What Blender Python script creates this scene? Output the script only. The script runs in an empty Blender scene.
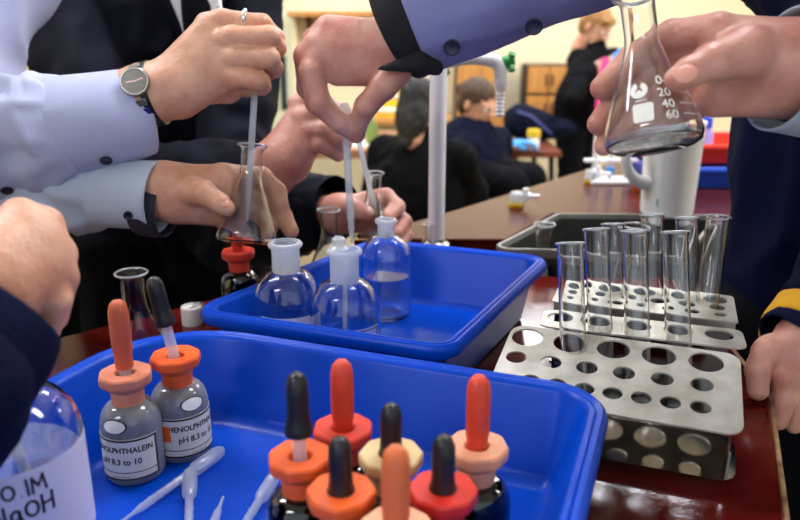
import bpy, bmesh, math, random
import numpy as np
from mathutils import Vector, Matrix, Quaternion, noise
random.seed(7)
S = bpy.context.scene
C = S.collection
PI = math.pi
# ------------------------------------------------------------------ camera, world, exposure
CAMZ, PITCH, F = 1.28, math.radians(17.0), 750.0
cam = bpy.data.objects.new('camera', bpy.data.cameras.new('camera'))
C.objects.link(cam)
cam.location = (0, 0, CAMZ)
cam.rotation_euler = (PI / 2 - PITCH, 0, 0)
cam.data.sensor_width = 36.0
cam.data.lens = 36.0 * F / 800.0
cam.data.clip_start = 0.02
cam.data.dof.use_dof = True
cam.data.dof.focus_distance = 0.65
cam.data.dof.aperture_fstop = 6.5
S.camera = cam
S.view_settings.view_transform = 'Standard'
S.view_settings.look = 'None'
S.view_settings.gamma = 1.0
S.view_settings.use_curve_mapping = False
S.view_settings.exposure = 0.95
try:
    S.cycles.transparent_max_bounces = 48
    S.cycles.max_bounces = 24
    S.cycles.transmission_bounces = 20
    S.cycles.diffuse_bounces = 4
    S.cycles.glossy_bounces = 6
    S.cycles.sample_clamp_indirect = 4.0
except Exception:
    pass
W = bpy.data.worlds.new('world'); S.world = W; W.use_nodes = True
W.node_tree.nodes['Background'].inputs[0].default_value = (0.80, 0.88, 1.0, 1)
W.node_tree.nodes['Background'].inputs[1].default_value = 0.62
LAMP = 16.0          # strength of every ceiling light panel
BENCH = 0.95

SP, CP = math.sin(PITCH), math.cos(PITCH)
def Q(px, py, D):
    """the point at depth D seen at pixel (px, py)"""
    u, v = (px - 400) / F, (py - 260) / F
    return Vector((u * D, D * (CP - v * SP), CAMZ + D * (-SP - v * CP)))
def Z(px, py, z):
    """the point at height z seen at pixel (px, py)"""
    v = (py - 260) / F
    return Q(px, py, (z - CAMZ) / (-SP - v * CP))
def rr(r, D): return r * D / F

# ------------------------------------------------------------------ materials
def lin(c):
    return tuple(((x / 255.0) / 12.92 if x / 255.0 <= 0.04045 else ((x / 255.0 + 0.055) / 1.055) ** 2.4) for x in c) + (1,)
MATS = {}
def mat(name, rgb, rough=0.5, metal=0.0, var=0.0, scale=20.0, bump=0.0, bscale=200.0, sss=0.0, coat=0.0, rgb2=None, stretch=None, spec=0.5, sheen=0.0, emit=0.0, alpha=1.0, trans=0.0, ior=1.5):
    if name in MATS: return MATS[name]
    m = bpy.data.materials.new(name); m.use_nodes = True
    nt = m.node_tree; N = nt.nodes; L = nt.links
    b = N['Principled BSDF']
    col = lin(rgb)
    b.inputs['Base Color'].default_value = col
    b.inputs['Roughness'].default_value = rough
    b.inputs['Metallic'].default_value = metal
    b.inputs['Specular IOR Level'].default_value = spec
    b.inputs['IOR'].default_value = ior
    b.inputs['Transmission Weight'].default_value = trans
    b.inputs['Coat Weight'].default_value = coat
    b.inputs['Sheen Weight'].default_value = sheen
    b.inputs['Alpha'].default_value = alpha
    if sss:
        b.inputs['Subsurface Weight'].default_value = sss
        b.inputs['Subsurface Radius'].default_value = (1.0, 0.35, 0.2)
        b.inputs['Subsurface Scale'].default_value = 0.006
    if emit:
        b.inputs['Emission Color'].default_value = col
        b.inputs['Emission Strength'].default_value = emit
    tc = N.new('ShaderNodeTexCoord'); src = tc.outputs['Object']
    if stretch:
        mp = N.new('ShaderNodeMapping'); mp.inputs['Scale'].default_value = stretch[:3]
        if len(stretch) > 3: mp.inputs['Rotation'].default_value = (0, 0, stretch[3])
        L.new(src, mp.inputs[0]); src = mp.outputs[0]
    if var or rgb2:
        n = N.new('ShaderNodeTexNoise'); n.inputs['Scale'].default_value = scale; n.inputs['Detail'].default_value = 6
        L.new(src, n.inputs[0])
        r = N.new('ShaderNodeValToRGB')
        r.color_ramp.elements[0].position = 0.35; r.color_ramp.elements[1].position = 0.65
        if rgb2: c1 = lin(rgb2)
        else: c1 = tuple(x * (1 - var) for x in col[:3]) + (1,)
        r.color_ramp.elements[0].color = c1; r.color_ramp.elements[1].color = col
        L.new(n.outputs[0], r.inputs[0]); L.new(r.outputs[0], b.inputs['Base Color'])
    if bump:
        n2 = N.new('ShaderNodeTexNoise'); n2.inputs['Scale'].default_value = bscale; n2.inputs['Detail'].default_value = 4
        L.new(tc.outputs['Object'], n2.inputs[0])
        bp = N.new('ShaderNodeBump'); bp.inputs['Strength'].default_value = bump; bp.inputs['Distance'].default_value = 0.002
        L.new(n2.outputs[0], bp.inputs['Height']); L.new(bp.outputs[0], b.inputs['Normal'])
    MATS[name] = m
    return m
def glass_mat(name, tint=(255, 255, 255), haze=0.0, lo=0.05, hi=0.75, rough=0.02):
    """thin-walled glass: clear through the middle, reflecting towards its edges"""
    if name in MATS: return MATS[name]
    m = bpy.data.materials.new(name); m.use_nodes = True
    nt = m.node_tree; N = nt.nodes; L = nt.links
    for n in list(N): N.remove(n)
    out = N.new('ShaderNodeOutputMaterial')
    tr = N.new('ShaderNodeBsdfTransparent'); tr.inputs[0].default_value = lin(tint)
    gl = N.new('ShaderNodeBsdfGlossy'); gl.inputs['Roughness'].default_value = rough
    gl.inputs[0].default_value = (1, 1, 1, 1)
    lw = N.new('ShaderNodeLayerWeight'); lw.inputs[0].default_value = 0.5
    pw = N.new('ShaderNodeMath'); pw.operation = 'POWER'; pw.inputs[1].default_value = 2.3
    L.new(lw.outputs['Facing'], pw.inputs[0])
    mr = N.new('ShaderNodeMapRange'); mr.inputs[3].default_value = lo; mr.inputs[4].default_value = hi
    L.new(pw.outputs[0], mr.inputs[0])
    mx = N.new('ShaderNodeMixShader'); L.new(mr.outputs[0], mx.inputs[0]); L.new(tr.outputs[0], mx.inputs[1]); L.new(gl.outputs[0], mx.inputs[2])
    last = mx
    if haze:
        df = N.new('ShaderNodeBsdfDiffuse'); df.inputs[0].default_value = (0.8, 0.84, 0.88, 1)
        tl = N.new('ShaderNodeBsdfTranslucent'); tl.inputs[0].default_value = (0.8, 0.84, 0.88, 1)
        ad = N.new('ShaderNodeMixShader'); ad.inputs[0].default_value = 0.5
        L.new(df.outputs[0], ad.inputs[1]); L.new(tl.outputs[0], ad.inputs[2])
        m2 = N.new('ShaderNodeMixShader'); m2.inputs[0].default_value = haze
        L.new(mx.outputs[0], m2.inputs[1]); L.new(ad.outputs[0], m2.inputs[2]); last = m2
    L.new(last.outputs[0], out.inputs[0])
    MATS[name] = m
    return m
GLASS = mat('clear_glass', (252, 254, 254), 0.0, trans=1.0, ior=1.46)
FROST = glass_mat('frosted_glass', (244, 247, 252), 0.34, rough=0.25)
PLAST = glass_mat('cloudy_plastic', (235, 240, 250), 0.38, rough=0.15)
AMBER = glass_mat('brown_glass', (96, 62, 34), 0.0, lo=0.06)
GREYG = glass_mat('grey_solution_glass', (172, 168, 180), 0.34, lo=0.06)
WATER = glass_mat('clear_liquid', (244, 250, 254), 0.03, lo=0.04, hi=0.9)
BLUE = mat('blue_plastic', (0, 66, 186), 0.30, bump=0.05, bscale=60, var=0.10, scale=9, spec=0.16)
ALU = mat('worn_aluminium', (214, 211, 202), 0.38, 0.55, rgb2=(172, 168, 156), scale=34, bump=0.12, bscale=120)
ALUD = mat('polished_aluminium', (158, 156, 150), 0.08, 1.0, var=0.2, scale=30)
SKIN = mat('skin', (218, 168, 140), 0.42, rgb2=(198, 138, 110), scale=38, bump=0.35, bscale=320, sss=0.25)
SKIN2 = mat('skin_pink', (208, 156, 138), 0.42, rgb2=(182, 116, 100), scale=30, bump=0.35, bscale=320, sss=0.25)
NAIL = mat('nail', (214, 152, 132), 0.25)
SUIT = mat('black_suit_cloth', (17, 19, 32), 0.75, var=0.4, scale=12, bump=0.25, bscale=500, spec=0.10)
NAVY = mat('navy_knit', (11, 16, 48), 0.85, var=0.3, scale=20, bump=0.5, bscale=420, spec=0.08)
SHIRT = mat('pale_lilac_shirt_cloth', (184, 190, 224), 0.8, var=0.08, scale=14, bump=0.15, bscale=700)
SHIRTG = mat('pale_blue_shirt_cloth', (180, 192, 212), 0.8, var=0.08, scale=14, bump=0.15, bscale=700)
SHIRTL = mat('lilac_blue_shirt_cloth', (126, 130, 178), 0.8, var=0.10, scale=14, bump=0.15, bscale=700)
WHITE = mat('white_plastic', (246, 246, 244), 0.35)
PAPER = mat('label_paper', (226, 224, 214), 0.6, var=0.04)
PAPERL = mat('lilac_label_paper', (206, 206, 232), 0.6, var=0.04)
INK = mat('black_ink', (18, 18, 22), 0.5)
BLACKR = mat('black_rubber', (17, 18, 20), 0.42, bump=0.1, bscale=90)
STEEL = mat('watch_steel', (150, 148, 142), 0.25, 0.9)

# ------------------------------------------------------------------ meshes
class M:
    def __init__(s): s.v = []; s.f = []
    def add(s, vs, fs):
        o = len(s.v); s.v += [tuple(x) for x in vs]; s.f += [tuple(i + o for i in f) for f in fs]; return s
    def box(s, c, d, mx=None):
        x, y, z = d[0] / 2, d[1] / 2, d[2] / 2
        vs = [Vector((a * x, b * y, e * z)) for e in (-1, 1) for b in (-1, 1) for a in (-1, 1)]
        if mx is not None: vs = [mx @ p for p in vs]
        vs = [p + Vector(c) for p in vs]
        return s.add(vs, [(0, 2, 3, 1), (4, 5, 7, 6), (0, 1, 5, 4), (2, 6, 7, 3), (0, 4, 6, 2), (1, 3, 7, 5)])
    def lathe(s, prof, n=48, c=(0, 0, 0), mx=None, phase=0.0, close=False):
        """prof: (radius, z); a radius of 0 closes the surface"""
        vs, fs, rings = [], [], []
        for r, z in prof:
            if r <= 1e-7: rings.append([len(vs)]); vs.append(Vector((0, 0, z)))
            else:
                rings.append(list(range(len(vs), len(vs) + n)))
                vs += [Vector((r * math.cos(2 * PI * i / n + phase), r * math.sin(2 * PI * i / n + phase), z)) for i in range(n)]
        pairs = list(zip(rings[:-1], rings[1:]))
        if close: pairs.append((rings[-1], rings[0]))
        for a, b in pairs:
            if len(a) == 1 and len(b) == 1: continue
            for i in range(n):
                j = (i + 1) % n
                if len(a) == 1: fs.append((a[0], b[j], b[i]))
                elif len(b) == 1: fs.append((a[i], a[j], b[0]))
                else: fs.append((a[i], a[j], b[j], b[i]))
        if mx is not None: vs = [mx @ p for p in vs]
        vs = [p + Vector(c) for p in vs]
        return s.add(vs, fs)
    def prism(s, poly, z0, z1):
        n = len(poly)
        vs = [(p[0], p[1], z0) for p in poly] + [(p[0], p[1], z1) for p in poly]
        fs = [tuple(range(n - 1, -1, -1)), tuple(range(n, 2 * n))] + [(i, (i + 1) % n, (i + 1) % n + n, i + n) for i in range(n)]
        return s.add(vs, fs)
    def tube(s, pts, radii, n=16, cap=True, squash=1.0):
        pts = [Vector(p) for p in pts]
        if not hasattr(radii, '__len__'): radii = [radii] * len(pts)
        rings = frames(pts)
        vs, fs = [], []
        for p, (a, b), r in zip(pts, rings, radii):
            vs += [p + a * (r * math.cos(2 * PI * i / n)) + b * (r * squash * math.sin(2 * PI * i / n)) for i in range(n)]
        for k in range(len(pts) - 1):
            for i in range(n):
                j = (i + 1) % n
                fs.append((k * n + i, k * n + j, (k + 1) * n + j, (k + 1) * n + i))
        if cap:
            fs.append(tuple(range(n - 1, -1, -1))); fs.append(tuple((len(pts) - 1) * n + i for i in range(n)))
        return s.add(vs, fs)
def frames(pts, up=None):
    out = []
    t0 = (pts[1] - pts[0]).normalized()
    a = t0.orthogonal().normalized() if up is None else (up - t0 * up.dot(t0)).normalized()
    for i in range(len(pts)):
        t = (pts[min(i + 1, len(pts) - 1)] - pts[max(i - 1, 0)]).normalized()
        a = (a - t * a.dot(t)).normalized()
        out.append((a, t.cross(a)))
    return out
def link(o, parent=None):
    C.objects.link(o)
    if parent is not None: o.parent = parent
    return o
def obj(name, m, material, parent=None, smooth=True, bevel=0.0, world=False, auto=35, seg=2):
    me = bpy.data.meshes.new(name)
    vs = m.v
    if world and parent is not None:
        mw = Matrix.Identity(4); p = parent
        while p is not None:
            mw = p.matrix_basis @ mw; p = p.parent
        inv = mw.inverted(); vs = [inv @ Vector(v) for v in vs]
    me.from_pydata([tuple(v) for v in vs], [], m.f)
    me.materials.append(material)
    bm = bmesh.new(); bm.from_mesh(me)
    bmesh.ops.recalc_face_normals(bm, faces=bm.faces[:])
    if auto and smooth:
        for e in bm.edges:
            if len(e.link_faces) == 2 and e.calc_face_angle(0) > math.radians(auto): e.smooth = False
    bm.to_mesh(me); bm.free()
    if smooth: me.polygons.foreach_set('use_smooth', [True] * len(me.polygons))
    me.update()
    o = link(bpy.data.objects.new(name, me), parent)
    if bevel:
        b = o.modifiers.new('bevel', 'BEVEL'); b.width = bevel; b.segments = seg; b.limit_method = 'ANGLE'
    return o
def tag(o, label, cat, group=None, kind=None):
    if label: o['label'] = label
    if cat: o['category'] = cat
    if group: o['group'] = group
    if kind: o['kind'] = kind
    return o
def thing(name, label, cat, loc=(0, 0, 0), rot=None, group=None):
    o = link(bpy.data.objects.new(name, None))
    o.empty_display_size = 0.02
    o.location = loc
    if rot is not None:
        if isinstance(rot, Quaternion): rot = rot.to_euler()
        o.rotation_euler = rot
    return tag(o, label, cat, group)
def struct(name, m, material, **k):
    o = obj(name, m, material, **k); o['kind'] = 'structure'; return o
def kids(o): return [c for c in bpy.data.objects if c.parent == o]
def copy_tree(o, parent=None):
    c = o.copy(); C.objects.link(c)
    if parent is not None: c.parent = parent
    for ch in kids(o): copy_tree(ch, c)
    return c
def place(proto, used, loc, rot=None, label=None, group=None):
    """the first time moves the prototype itself, then a copy of it and of its parts"""
    if proto.name in used: o = copy_tree(proto)
    else: used.add(proto.name); o = proto
    o.location = loc
    if rot is not None: o.rotation_euler = rot.to_euler() if isinstance(rot, Quaternion) else rot
    if label: o['label'] = label
    if group: o['group'] = group
    return o
used = set()
def along(a, b): return (Vector(b) - Vector(a)).to_track_quat('Z', 'Y')
def text_mesh(txt, size, font_shear=0.0, bold=0.0, space=1.0):
    cu = bpy.data.curves.new('text', 'FONT'); cu.body = txt; cu.size = size; cu.align_x = 'CENTER'; cu.align_y = 'CENTER'
    cu.shear = font_shear; cu.offset = bold; cu.resolution_u = 3; cu.space_character = space
    o = bpy.data.objects.new('text', cu); C.objects.link(o)
    dg = bpy.context.evaluated_depsgraph_get()
    me = bpy.data.meshes.new_from_object(o.evaluated_get(dg))
    vs = [v.co.copy() for v in me.vertices]; fs = [tuple(p.vertices) for p in me.polygons]
    bpy.data.objects.remove(o); bpy.data.curves.remove(cu); bpy.data.meshes.remove(me)
    return vs, fs
def wrap(vs, rad, phi0, z0, off=0.0004, tilt=0.0):
    """lay flat shapes (x right, y up) on a surface of revolution of radius rad(z)"""
    out = []
    ct, st = math.cos(tilt), math.sin(tilt)
    for v in vs:
        x, y = v[0] * ct - v[1] * st, v[0] * st + v[1] * ct
        z = z0 + y; r = rad(z) + off; ph = phi0 + x / r
        out.append(Vector((r * math.cos(ph), r * math.sin(ph), z)))
    return out
def patch(rad, phi0, w, z0, z1, off=0.0003, n=24, nz=4, th=0.0002):
    """a paper label of width w lying on the surface"""
    m = M(); vs = []
    for o_ in (off, off + th):
        for k in range(nz + 1):
            z = z0 + (z1 - z0) * k / nz; r = rad(z) + o_
            for i in range(n + 1):
                ph = phi0 + (i / n - 0.5) * w / rad(z)
                vs.append((r * math.cos(ph), r * math.sin(ph), z))
    fs = []; st = (n + 1) * (nz + 1)
    for k in range(nz):
        for i in range(n):
            a = k * (n + 1) + i
            fs.append((a, a + n + 1, a + n + 2, a + 1)); fs.append((st + a, st + a + 1, st + a + n + 2, st + a + n + 1))
    for k in range(nz):
        for a in (k * (n + 1), k * (n + 1) + n): fs.append((a, a + n + 1, st + a + n + 1, st + a))
    for i in range(n):
        for a in (i, nz * (n + 1) + i): fs.append((a, a + 1, st + a + 1, st + a))
    return m.add(vs, fs)
def radf(prof):
    zs = [(z, r) for r, z in prof]; zs.sort()
    def g(z):
        if z <= zs[0][0]: return zs[0][1]
        for (z0, r0), (z1, r1) in zip(zs[:-1], zs[1:]):
            if z <= z1: return r0 + (r1 - r0) * (z - z0) / max(z1 - z0, 1e-9)
        return zs[-1][1]
    return g
def holed(outline, holes, th, n=28):
    """flat plate with round holes, from z=-th to 0"""
    cu = bpy.data.curves.new('plate', 'CURVE'); cu.dimensions = '2D'; cu.fill_mode = 'BOTH'; cu.extrude = th / 2
    for pts in [outline] + [[(x + r * math.cos(-2 * PI * i / n), y + r * math.sin(-2 * PI * i / n)) for i in range(n)] for x, y, r in holes]:
        sp = cu.splines.new('POLY'); sp.points.add(len(pts) - 1); sp.use_cyclic_u = True
        for q, p in zip(sp.points, pts): q.co = (p[0], p[1], 0, 1)
    o = bpy.data.objects.new('plate', cu); C.objects.link(o)
    dg = bpy.context.evaluated_depsgraph_get()
    me = bpy.data.meshes.new_from_object(o.evaluated_get(dg))
    m = M().add([Vector((v.co.x, v.co.y, v.co.z - th / 2)) for v in me.vertices], [tuple(p.vertices) for p in me.polygons])
    bpy.data.objects.remove(o); bpy.data.curves.remove(cu); bpy.data.meshes.remove(me)
    return m
def rounded(poly, rad, n=8):
    """corner-rounded polygon (counter-clockwise); rad one per corner"""
    out = []; k = len(poly)
    for i in range(k):
        p, a, b = Vector(poly[i]).to_2d(), Vector(poly[i - 1]).to_2d(), Vector(poly[(i + 1) % k]).to_2d()
        da, db = (a - p).normalized(), (b - p).normalized()
        ang = da.angle(db); r = rad[i]
        t = r / math.tan(ang / 2); c = p + (da + db).normalized() * (r / math.sin(ang / 2))
        s0, s1 = p + da * t - c, p + db * t - c
        a0 = math.atan2(s0.y, s0.x); a1 = math.atan2(s1.y, s1.x)
        while a1 - a0 > PI: a1 -= 2 * PI
        while a1 - a0 < -PI: a1 += 2 * PI
        for j in range(n + 1):
            q = a0 + (a1 - a0) * j / n; out.append((c.x + r * math.cos(q), c.y + r * math.sin(q)))
    return out
def inset(poly, d):
    k = len(poly); out = []
    for i in range(k):
        p, a, b = Vector(poly[i]).to_2d(), Vector(poly[i - 1]).to_2d(), Vector(poly[(i + 1) % k]).to_2d()
        e0, e1 = (p - a).normalized(), (b - p).normalized()
        n0, n1 = Vector((-e0.y, e0.x)), Vector((-e1.y, e1.x))
        m_ = (n0 + n1).normalized(); out.append(p + m_ * (d / max(0.3, m_.dot(n0))))
    return out

# ------------------------------------------------------------------ organic surfaces: smooth union of tapered limbs, then surface nets
def smin(a, b, k):
    if k <= 0: return np.minimum(a, b)
    h = np.clip(0.5 + 0.5 * (b - a) / k, 0, 1)
    return b * (1 - h) + a * h - k * h * (1 - h)
def cap(a, b, ra, rb=None): return ('c', Vector(a), Vector(b), ra, ra if rb is None else rb)
def ell(c, r, rot=None): return ('e', Vector(c), Vector(r), rot)
def chain(*pts):
    """pts: (px, py, depth, radius in px)"""
    w = [(Q(p[0], p[1], p[2]), rr(p[3], p[2])) for p in pts]
    return [cap(a[0], b[0], a[1], b[1]) for a, b in zip(w[:-1], w[1:])]
def pbox(p):
    if p[0] == 'c':
        r = max(p[3], p[4])
        return [min(a, b) - r for a, b in zip(p[1], p[2])], [max(a, b) + r for a, b in zip(p[1], p[2])]
    r = max(p[2]); 
    if p[3] is None: return [a - b for a, b in zip(p[1], p[2])], [a + b for a, b in zip(p[1], p[2])]
    return [a - r for a in p[1]], [a + r for a in p[1]]
def sdf(groups, h):
    """groups: (operation, k between groups, k inside, prims)"""
    lo = np.min([pbox(p)[0] for g in groups if g[0] == 'add' for p in g[3]], axis=0) - 3 * h - 0.004
    hi = np.max([pbox(p)[1] for g in groups if g[0] == 'add' for p in g[3]], axis=0) + 3 * h + 0.004
    n = np.ceil((hi - lo) / h).astype(int) + 1
    ax = [(lo[i] + h * np.arange(n[i])).astype(np.float32) for i in range(3)]
    Fd = np.full(n, 10.0, np.float32)
    for op, kg, ki, prims in groups:
        G = np.full(n, 10.0, np.float32)
        pad = max(kg, ki) + 3 * h
        for p in prims:
            b0, b1 = pbox(p)
            i0 = np.clip(np.floor((np.array(b0) - pad - lo) / h).astype(int), 0, n - 1); i1 = np.clip(np.ceil((np.array(b1) + pad - lo) / h).astype(int) + 1, 1, n)
            if np.any(i1 <= i0): continue
            X = ax[0][i0[0]:i1[0]][:, None, None]; Y = ax[1][i0[1]:i1[1]][None, :, None]; Zz = ax[2][i0[2]:i1[2]][None, None, :]
            if p[0] == 'c':
                a, b = p[1], p[2]; d = b - a; L2 = max(d.length_squared, 1e-12)
                t = np.clip(((X - a.x) * d.x + (Y - a.y) * d.y + (Zz - a.z) * d.z) / L2, 0, 1)
                D = np.sqrt((X - a.x - t * d.x) ** 2 + (Y - a.y - t * d.y) ** 2 + (Zz - a.z - t * d.z) ** 2) - (p[3] + (p[4] - p[3]) * t)
            else:
                c, r = p[1], p[2]; x, y, z = X - c.x, Y - c.y, Zz - c.z
                if p[3] is not None:
                    R = p[3].to_matrix().transposed()
                    x, y, z = (R[0][0] * x + R[0][1] * y + R[0][2] * z, R[1][0] * x + R[1][1] * y + R[1][2] * z, R[2][0] * x + R[2][1] * y + R[2][2] * z)
                k0 = np.sqrt((x / r.x) ** 2 + (y / r.y) ** 2 + (z / r.z) ** 2); k1 = np.sqrt((x / r.x ** 2) ** 2 + (y / r.y ** 2) ** 2 + (z / r.z ** 2) ** 2)
                D = k0 * (k0 - 1) / np.maximum(k1, 1e-6)
            sl = tuple(slice(i0[i], i1[i]) for i in range(3))
            G[sl] = smin(G[sl], D.astype(np.float32), ki)
        Fd = smin(Fd, G, kg) if op == 'add' else -smin(-Fd, G, kg)
    Fd[0], Fd[-1], Fd[:, 0], Fd[:, -1], Fd[:, :, 0], Fd[:, :, -1] = 1, 1, 1, 1, 1, 1
    ins = Fd < 0
    sh = tuple(n - 1)
    acc = np.zeros(sh + (3,), np.float32); cnt = np.zeros(sh, np.float32)
    def corner(A, o): return A[o[0]:o[0] + sh[0], o[1]:o[1] + sh[1], o[2]:o[2] + sh[2]]
    for axis in range(3):
        oth = [a for a in range(3) if a != axis]
        for u in (0, 1):
            for v in (0, 1):
                o0 = [0, 0, 0]; o0[oth[0]] = u; o0[oth[1]] = v; o1 = list(o0); o1[axis] = 1
                f0, f1 = corner(Fd, o0), corner(Fd, o1)
                x = corner(ins, o0) != corner(ins, o1)
                t = np.where(x, f0 / np.where(x, f0 - f1, 1), 0)
                for a in range(3): acc[..., a] += np.where(x, o0[a] + (t if a == axis else 0), 0)
                cnt += x
    act = cnt > 0
    idx = np.full(sh, -1, np.int64); idx[act] = np.arange(act.sum())
    cell = np.argwhere(act)
    V = (cell + acc[act] / cnt[act][:, None]) * h + lo
    faces = []
    for axis in range(3):
        sl0 = [slice(1, n[i] - 1) for i in range(3)]; sl1 = list(sl0); sl0[axis] = slice(0, n[axis] - 1); sl1[axis] = slice(1, n[axis])
        a_, b_ = ins[tuple(sl0)], ins[tuple(sl1)]
        e = np.argwhere(a_ != b_); flip = a_[a_ != b_]
        for q in range(3):
            if q != axis: e[:, q] += 1
        o1, o2 = [a for a in range(3) if a != axis]
        def at(du, dv):
            c = e.copy(); c[:, o1] -= du; c[:, o2] -= dv
            return idx[c[:, 0], c[:, 1], c[:, 2]]
        fq = np.stack([at(1, 1), at(0, 1), at(0, 0), at(1, 0)], 1)
        if axis == 1: flip = ~flip
        fq[~flip] = fq[~flip][:, ::-1]
        faces.append(fq)
    m = M(); m.v = [tuple(map(float, v)) for v in V]; m.f = [tuple(map(int, f)) for f in np.concatenate(faces)]
    return m
def merge(*ms):
    m = M()
    for x in ms: m.add(x.v, x.f)
    return m
def crumple(m, amp, freq, seed=0.0, power=1.0):
    """push a cloth mesh in and out along its normals"""
    me = bpy.data.meshes.new('tmp'); me.from_pydata(m.v, [], m.f); me.update()
    out = []
    for v in me.vertices:
        p = v.co * freq + Vector((seed, seed * 2, 0))
        q = Vector((p.x + 1.3 * noise.noise(p * 0.5), p.y, p.z * 0.6 + 1.6 * noise.noise(p * 0.6 + Vector((5, 5, 5)))))
        d = (1 - abs(noise.noise(q)) * 2.6)
        out.append(v.co + v.normal * amp * d)
    bpy.data.meshes.remove(me); m.v = [tuple(v) for v in out]
    return m
def spline(pts, step=0.006):
    """pts: (Vector, radius) -> smooth resampled list"""
    P = [pts[0]] + list(pts) + [pts[-1]]; out = []
    for i in range(1, len(P) - 2):
        L = (P[i + 1][0] - P[i][0]).length; n = max(2, int(L / step))
        for j in range(n):
            t = j / n
            def cr(a, b, c, d): return 0.5 * ((2 * b) + (c - a) * t + (2 * a - 5 * b + 4 * c - d) * t * t + (3 * b - a - 3 * c + d) * t ** 3)
            out.append((cr(P[i - 1][0], P[i][0], P[i + 1][0], P[i + 2][0]), cr(P[i - 1][1], P[i][1], P[i + 1][1], P[i + 2][1])))
    out.append(P[-2]); return out
def sleeve(pts, amp=0.05, freq=26.0, seed=0.0, n=88, fade=True, squash=1.0, th=0.0016, up=None, quiet=0.0, fl=0.05):
    """cloth tube open at its last point (the cuff), with folds; pts are (point, radius)"""
    sp = spline(pts); P = [p for p, r in sp]; R = [r for p, r in sp]
    fr = frames(P, up); vs, fs = [], []
    total = len(sp)
    def ring(k, off):
        p, r, (a, b) = P[k], R[k], fr[k]
        s = k * 0.006
        e = 1.0
        if fade: e = max(quiet, min(1.0, (total - 1 - k) * 0.006 / fl))
        o = []
        for i in range(n):
            th_ = 2 * PI * i / n; ca, sa = math.cos(th_), math.sin(th_)
            q = Vector((ca * 1.1, sa * 1.1, s * freq * 0.9 + 0.9 * math.sin(th_ + seed))) + Vector((seed, 0, 0))
            d = 1 + e * amp * (1.0 - 2.8 * abs(noise.noise(q)) + 0.5 * noise.noise(q * 2.7))
            o.append(p + a * ((r * d + off) * ca) + b * ((r * d + off) * squash * sa))
        return o
    rows = [ring(k, 0) for k in range(total)] + [ring(k, -th) for k in range(total - 1, max(0, total - 12), -1)]
    for row in rows: vs += row
    for k in range(len(rows) - 1):
        for i in range(n):
            j = (i + 1) % n; fs.append((k * n + i, k * n + j, (k + 1) * n + j, (k + 1) * n + i))
    return M().add(vs, fs)
# ------------------------------------------------------------------ the room
WALLM = mat('cream_wall_paint', (234, 222, 186), 0.85, var=0.05, scale=2, bump=0.05, bscale=60)
FLOORM = mat('beige_vinyl_floor', (150, 138, 108), 0.5, var=0.12, scale=6)
CEILM = mat('ceiling_paint', (238, 236, 228), 0.9, var=0.03, scale=3)
OAK = mat('oak_veneer', (196, 142, 74), 0.45, rgb2=(172, 116, 54), scale=5, stretch=(14, 14, 0.8))
OAKD = mat('dark_groove', (70, 42, 22), 0.6)
BROWN = mat('brown_table_top', (120, 62, 40), 0.35, rgb2=(92, 44, 28), scale=6, stretch=(2, 18, 2))
IRON = mat('black_steel_leg', (24, 24, 26), 0.4, 0.5)
PUTTY = mat('putty_cabinet', (196, 186, 152), 0.6, var=0.05, scale=4)
x0, x1, y1, zc = -3.2, 3.6, 6.0, 2.75
struct('floor', M().box(((x0 + x1) / 2, 2.0, -0.05), (x1 - x0, 8.2, 0.1)), FLOORM, smooth=False)
struct('ceiling', M().box(((x0 + x1) / 2, 2.0, zc + 0.05), (x1 - x0, 8.2, 0.1)), CEILM, smooth=False)
struct('wall_back', M().box(((x0 + x1) / 2, y1 + 0.06, zc / 2), (x1 - x0, 0.12, zc)), WALLM, smooth=False)
struct('wall_left', M().box((x0 - 0.06, 2.0, zc / 2), (0.12, 8.2, zc)), WALLM, smooth=False)
struct('wall_right', M().box((x1 + 0.06, 2.0, zc / 2), (0.12, 8.2, zc)), WALLM, smooth=False)
struct('baseboard_back', M().box(((x0 + x1) / 2, y1 - 0.01, 0.06), (x1 - x0, 0.02, 0.12)), OAKD, smooth=False)
def WY(px, py, Y):
    v = (py - 260) / F
    return Q(px, py, Y / (CP - v * SP))
# door on the back wall, at the left
a, b = WY(263, 22, 5.99), WY(292, 22, 5.99)
d = obj('door_1', M().box(((a.x + b.x) / 2, 5.985, 0.80), (b.x - a.x, 0.04, 1.44)), mat('pale_green_door', (206, 208, 176), 0.6), smooth=False); d['kind'] = 'structure'
fm = M()
for X in (a.x - 0.02, b.x + 0.02): fm.box((X, 5.975, 0.78), (0.04, 0.06, 1.56))
fm.box(((a.x + b.x) / 2, 5.975, 1.54), (b.x - a.x + 0.08, 0.06, 0.04))
obj('door_frame', fm, WALLM, d, smooth=False)
p, q = WY(279, 56, 5.96), WY(288, 110, 5.96)
obj('door_window', M().box(((p.x + q.x) / 2, 5.962, (p.z + q.z) / 2), (q.x - p.x, 0.012, p.z - q.z)), mat('dark_window_glass', (26, 30, 28), 0.1), d, smooth=False)
# ceiling lights
DIFF = mat('light_diffuser', (246, 247, 255), 0.5, emit=LAMP)
lt = thing('ceiling_light', 'long white fluorescent ceiling light panel', 'ceiling light', (0, 0, 0), group='ceiling lights over the laboratory')
obj('frame', M().box((0, 0, -0.03), (1.26, 0.36, 0.06)), WHITE, lt, bevel=0.005)
obj('diffuser', M().box((0, 0, -0.068), (1.2, 0.30, 0.012)), DIFF, lt, smooth=False)
for lx, ly in ((-1.6, -1.3), (-1.3, 1.2), (0.7, 1.2), (2.4, 1.2), (-0.6, 3.4), (1.4, 3.2), (-1.3, 4.9), (0.7, 4.9), (2.4, 4.2)):
    place(lt, used, (lx, ly, zc))
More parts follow.
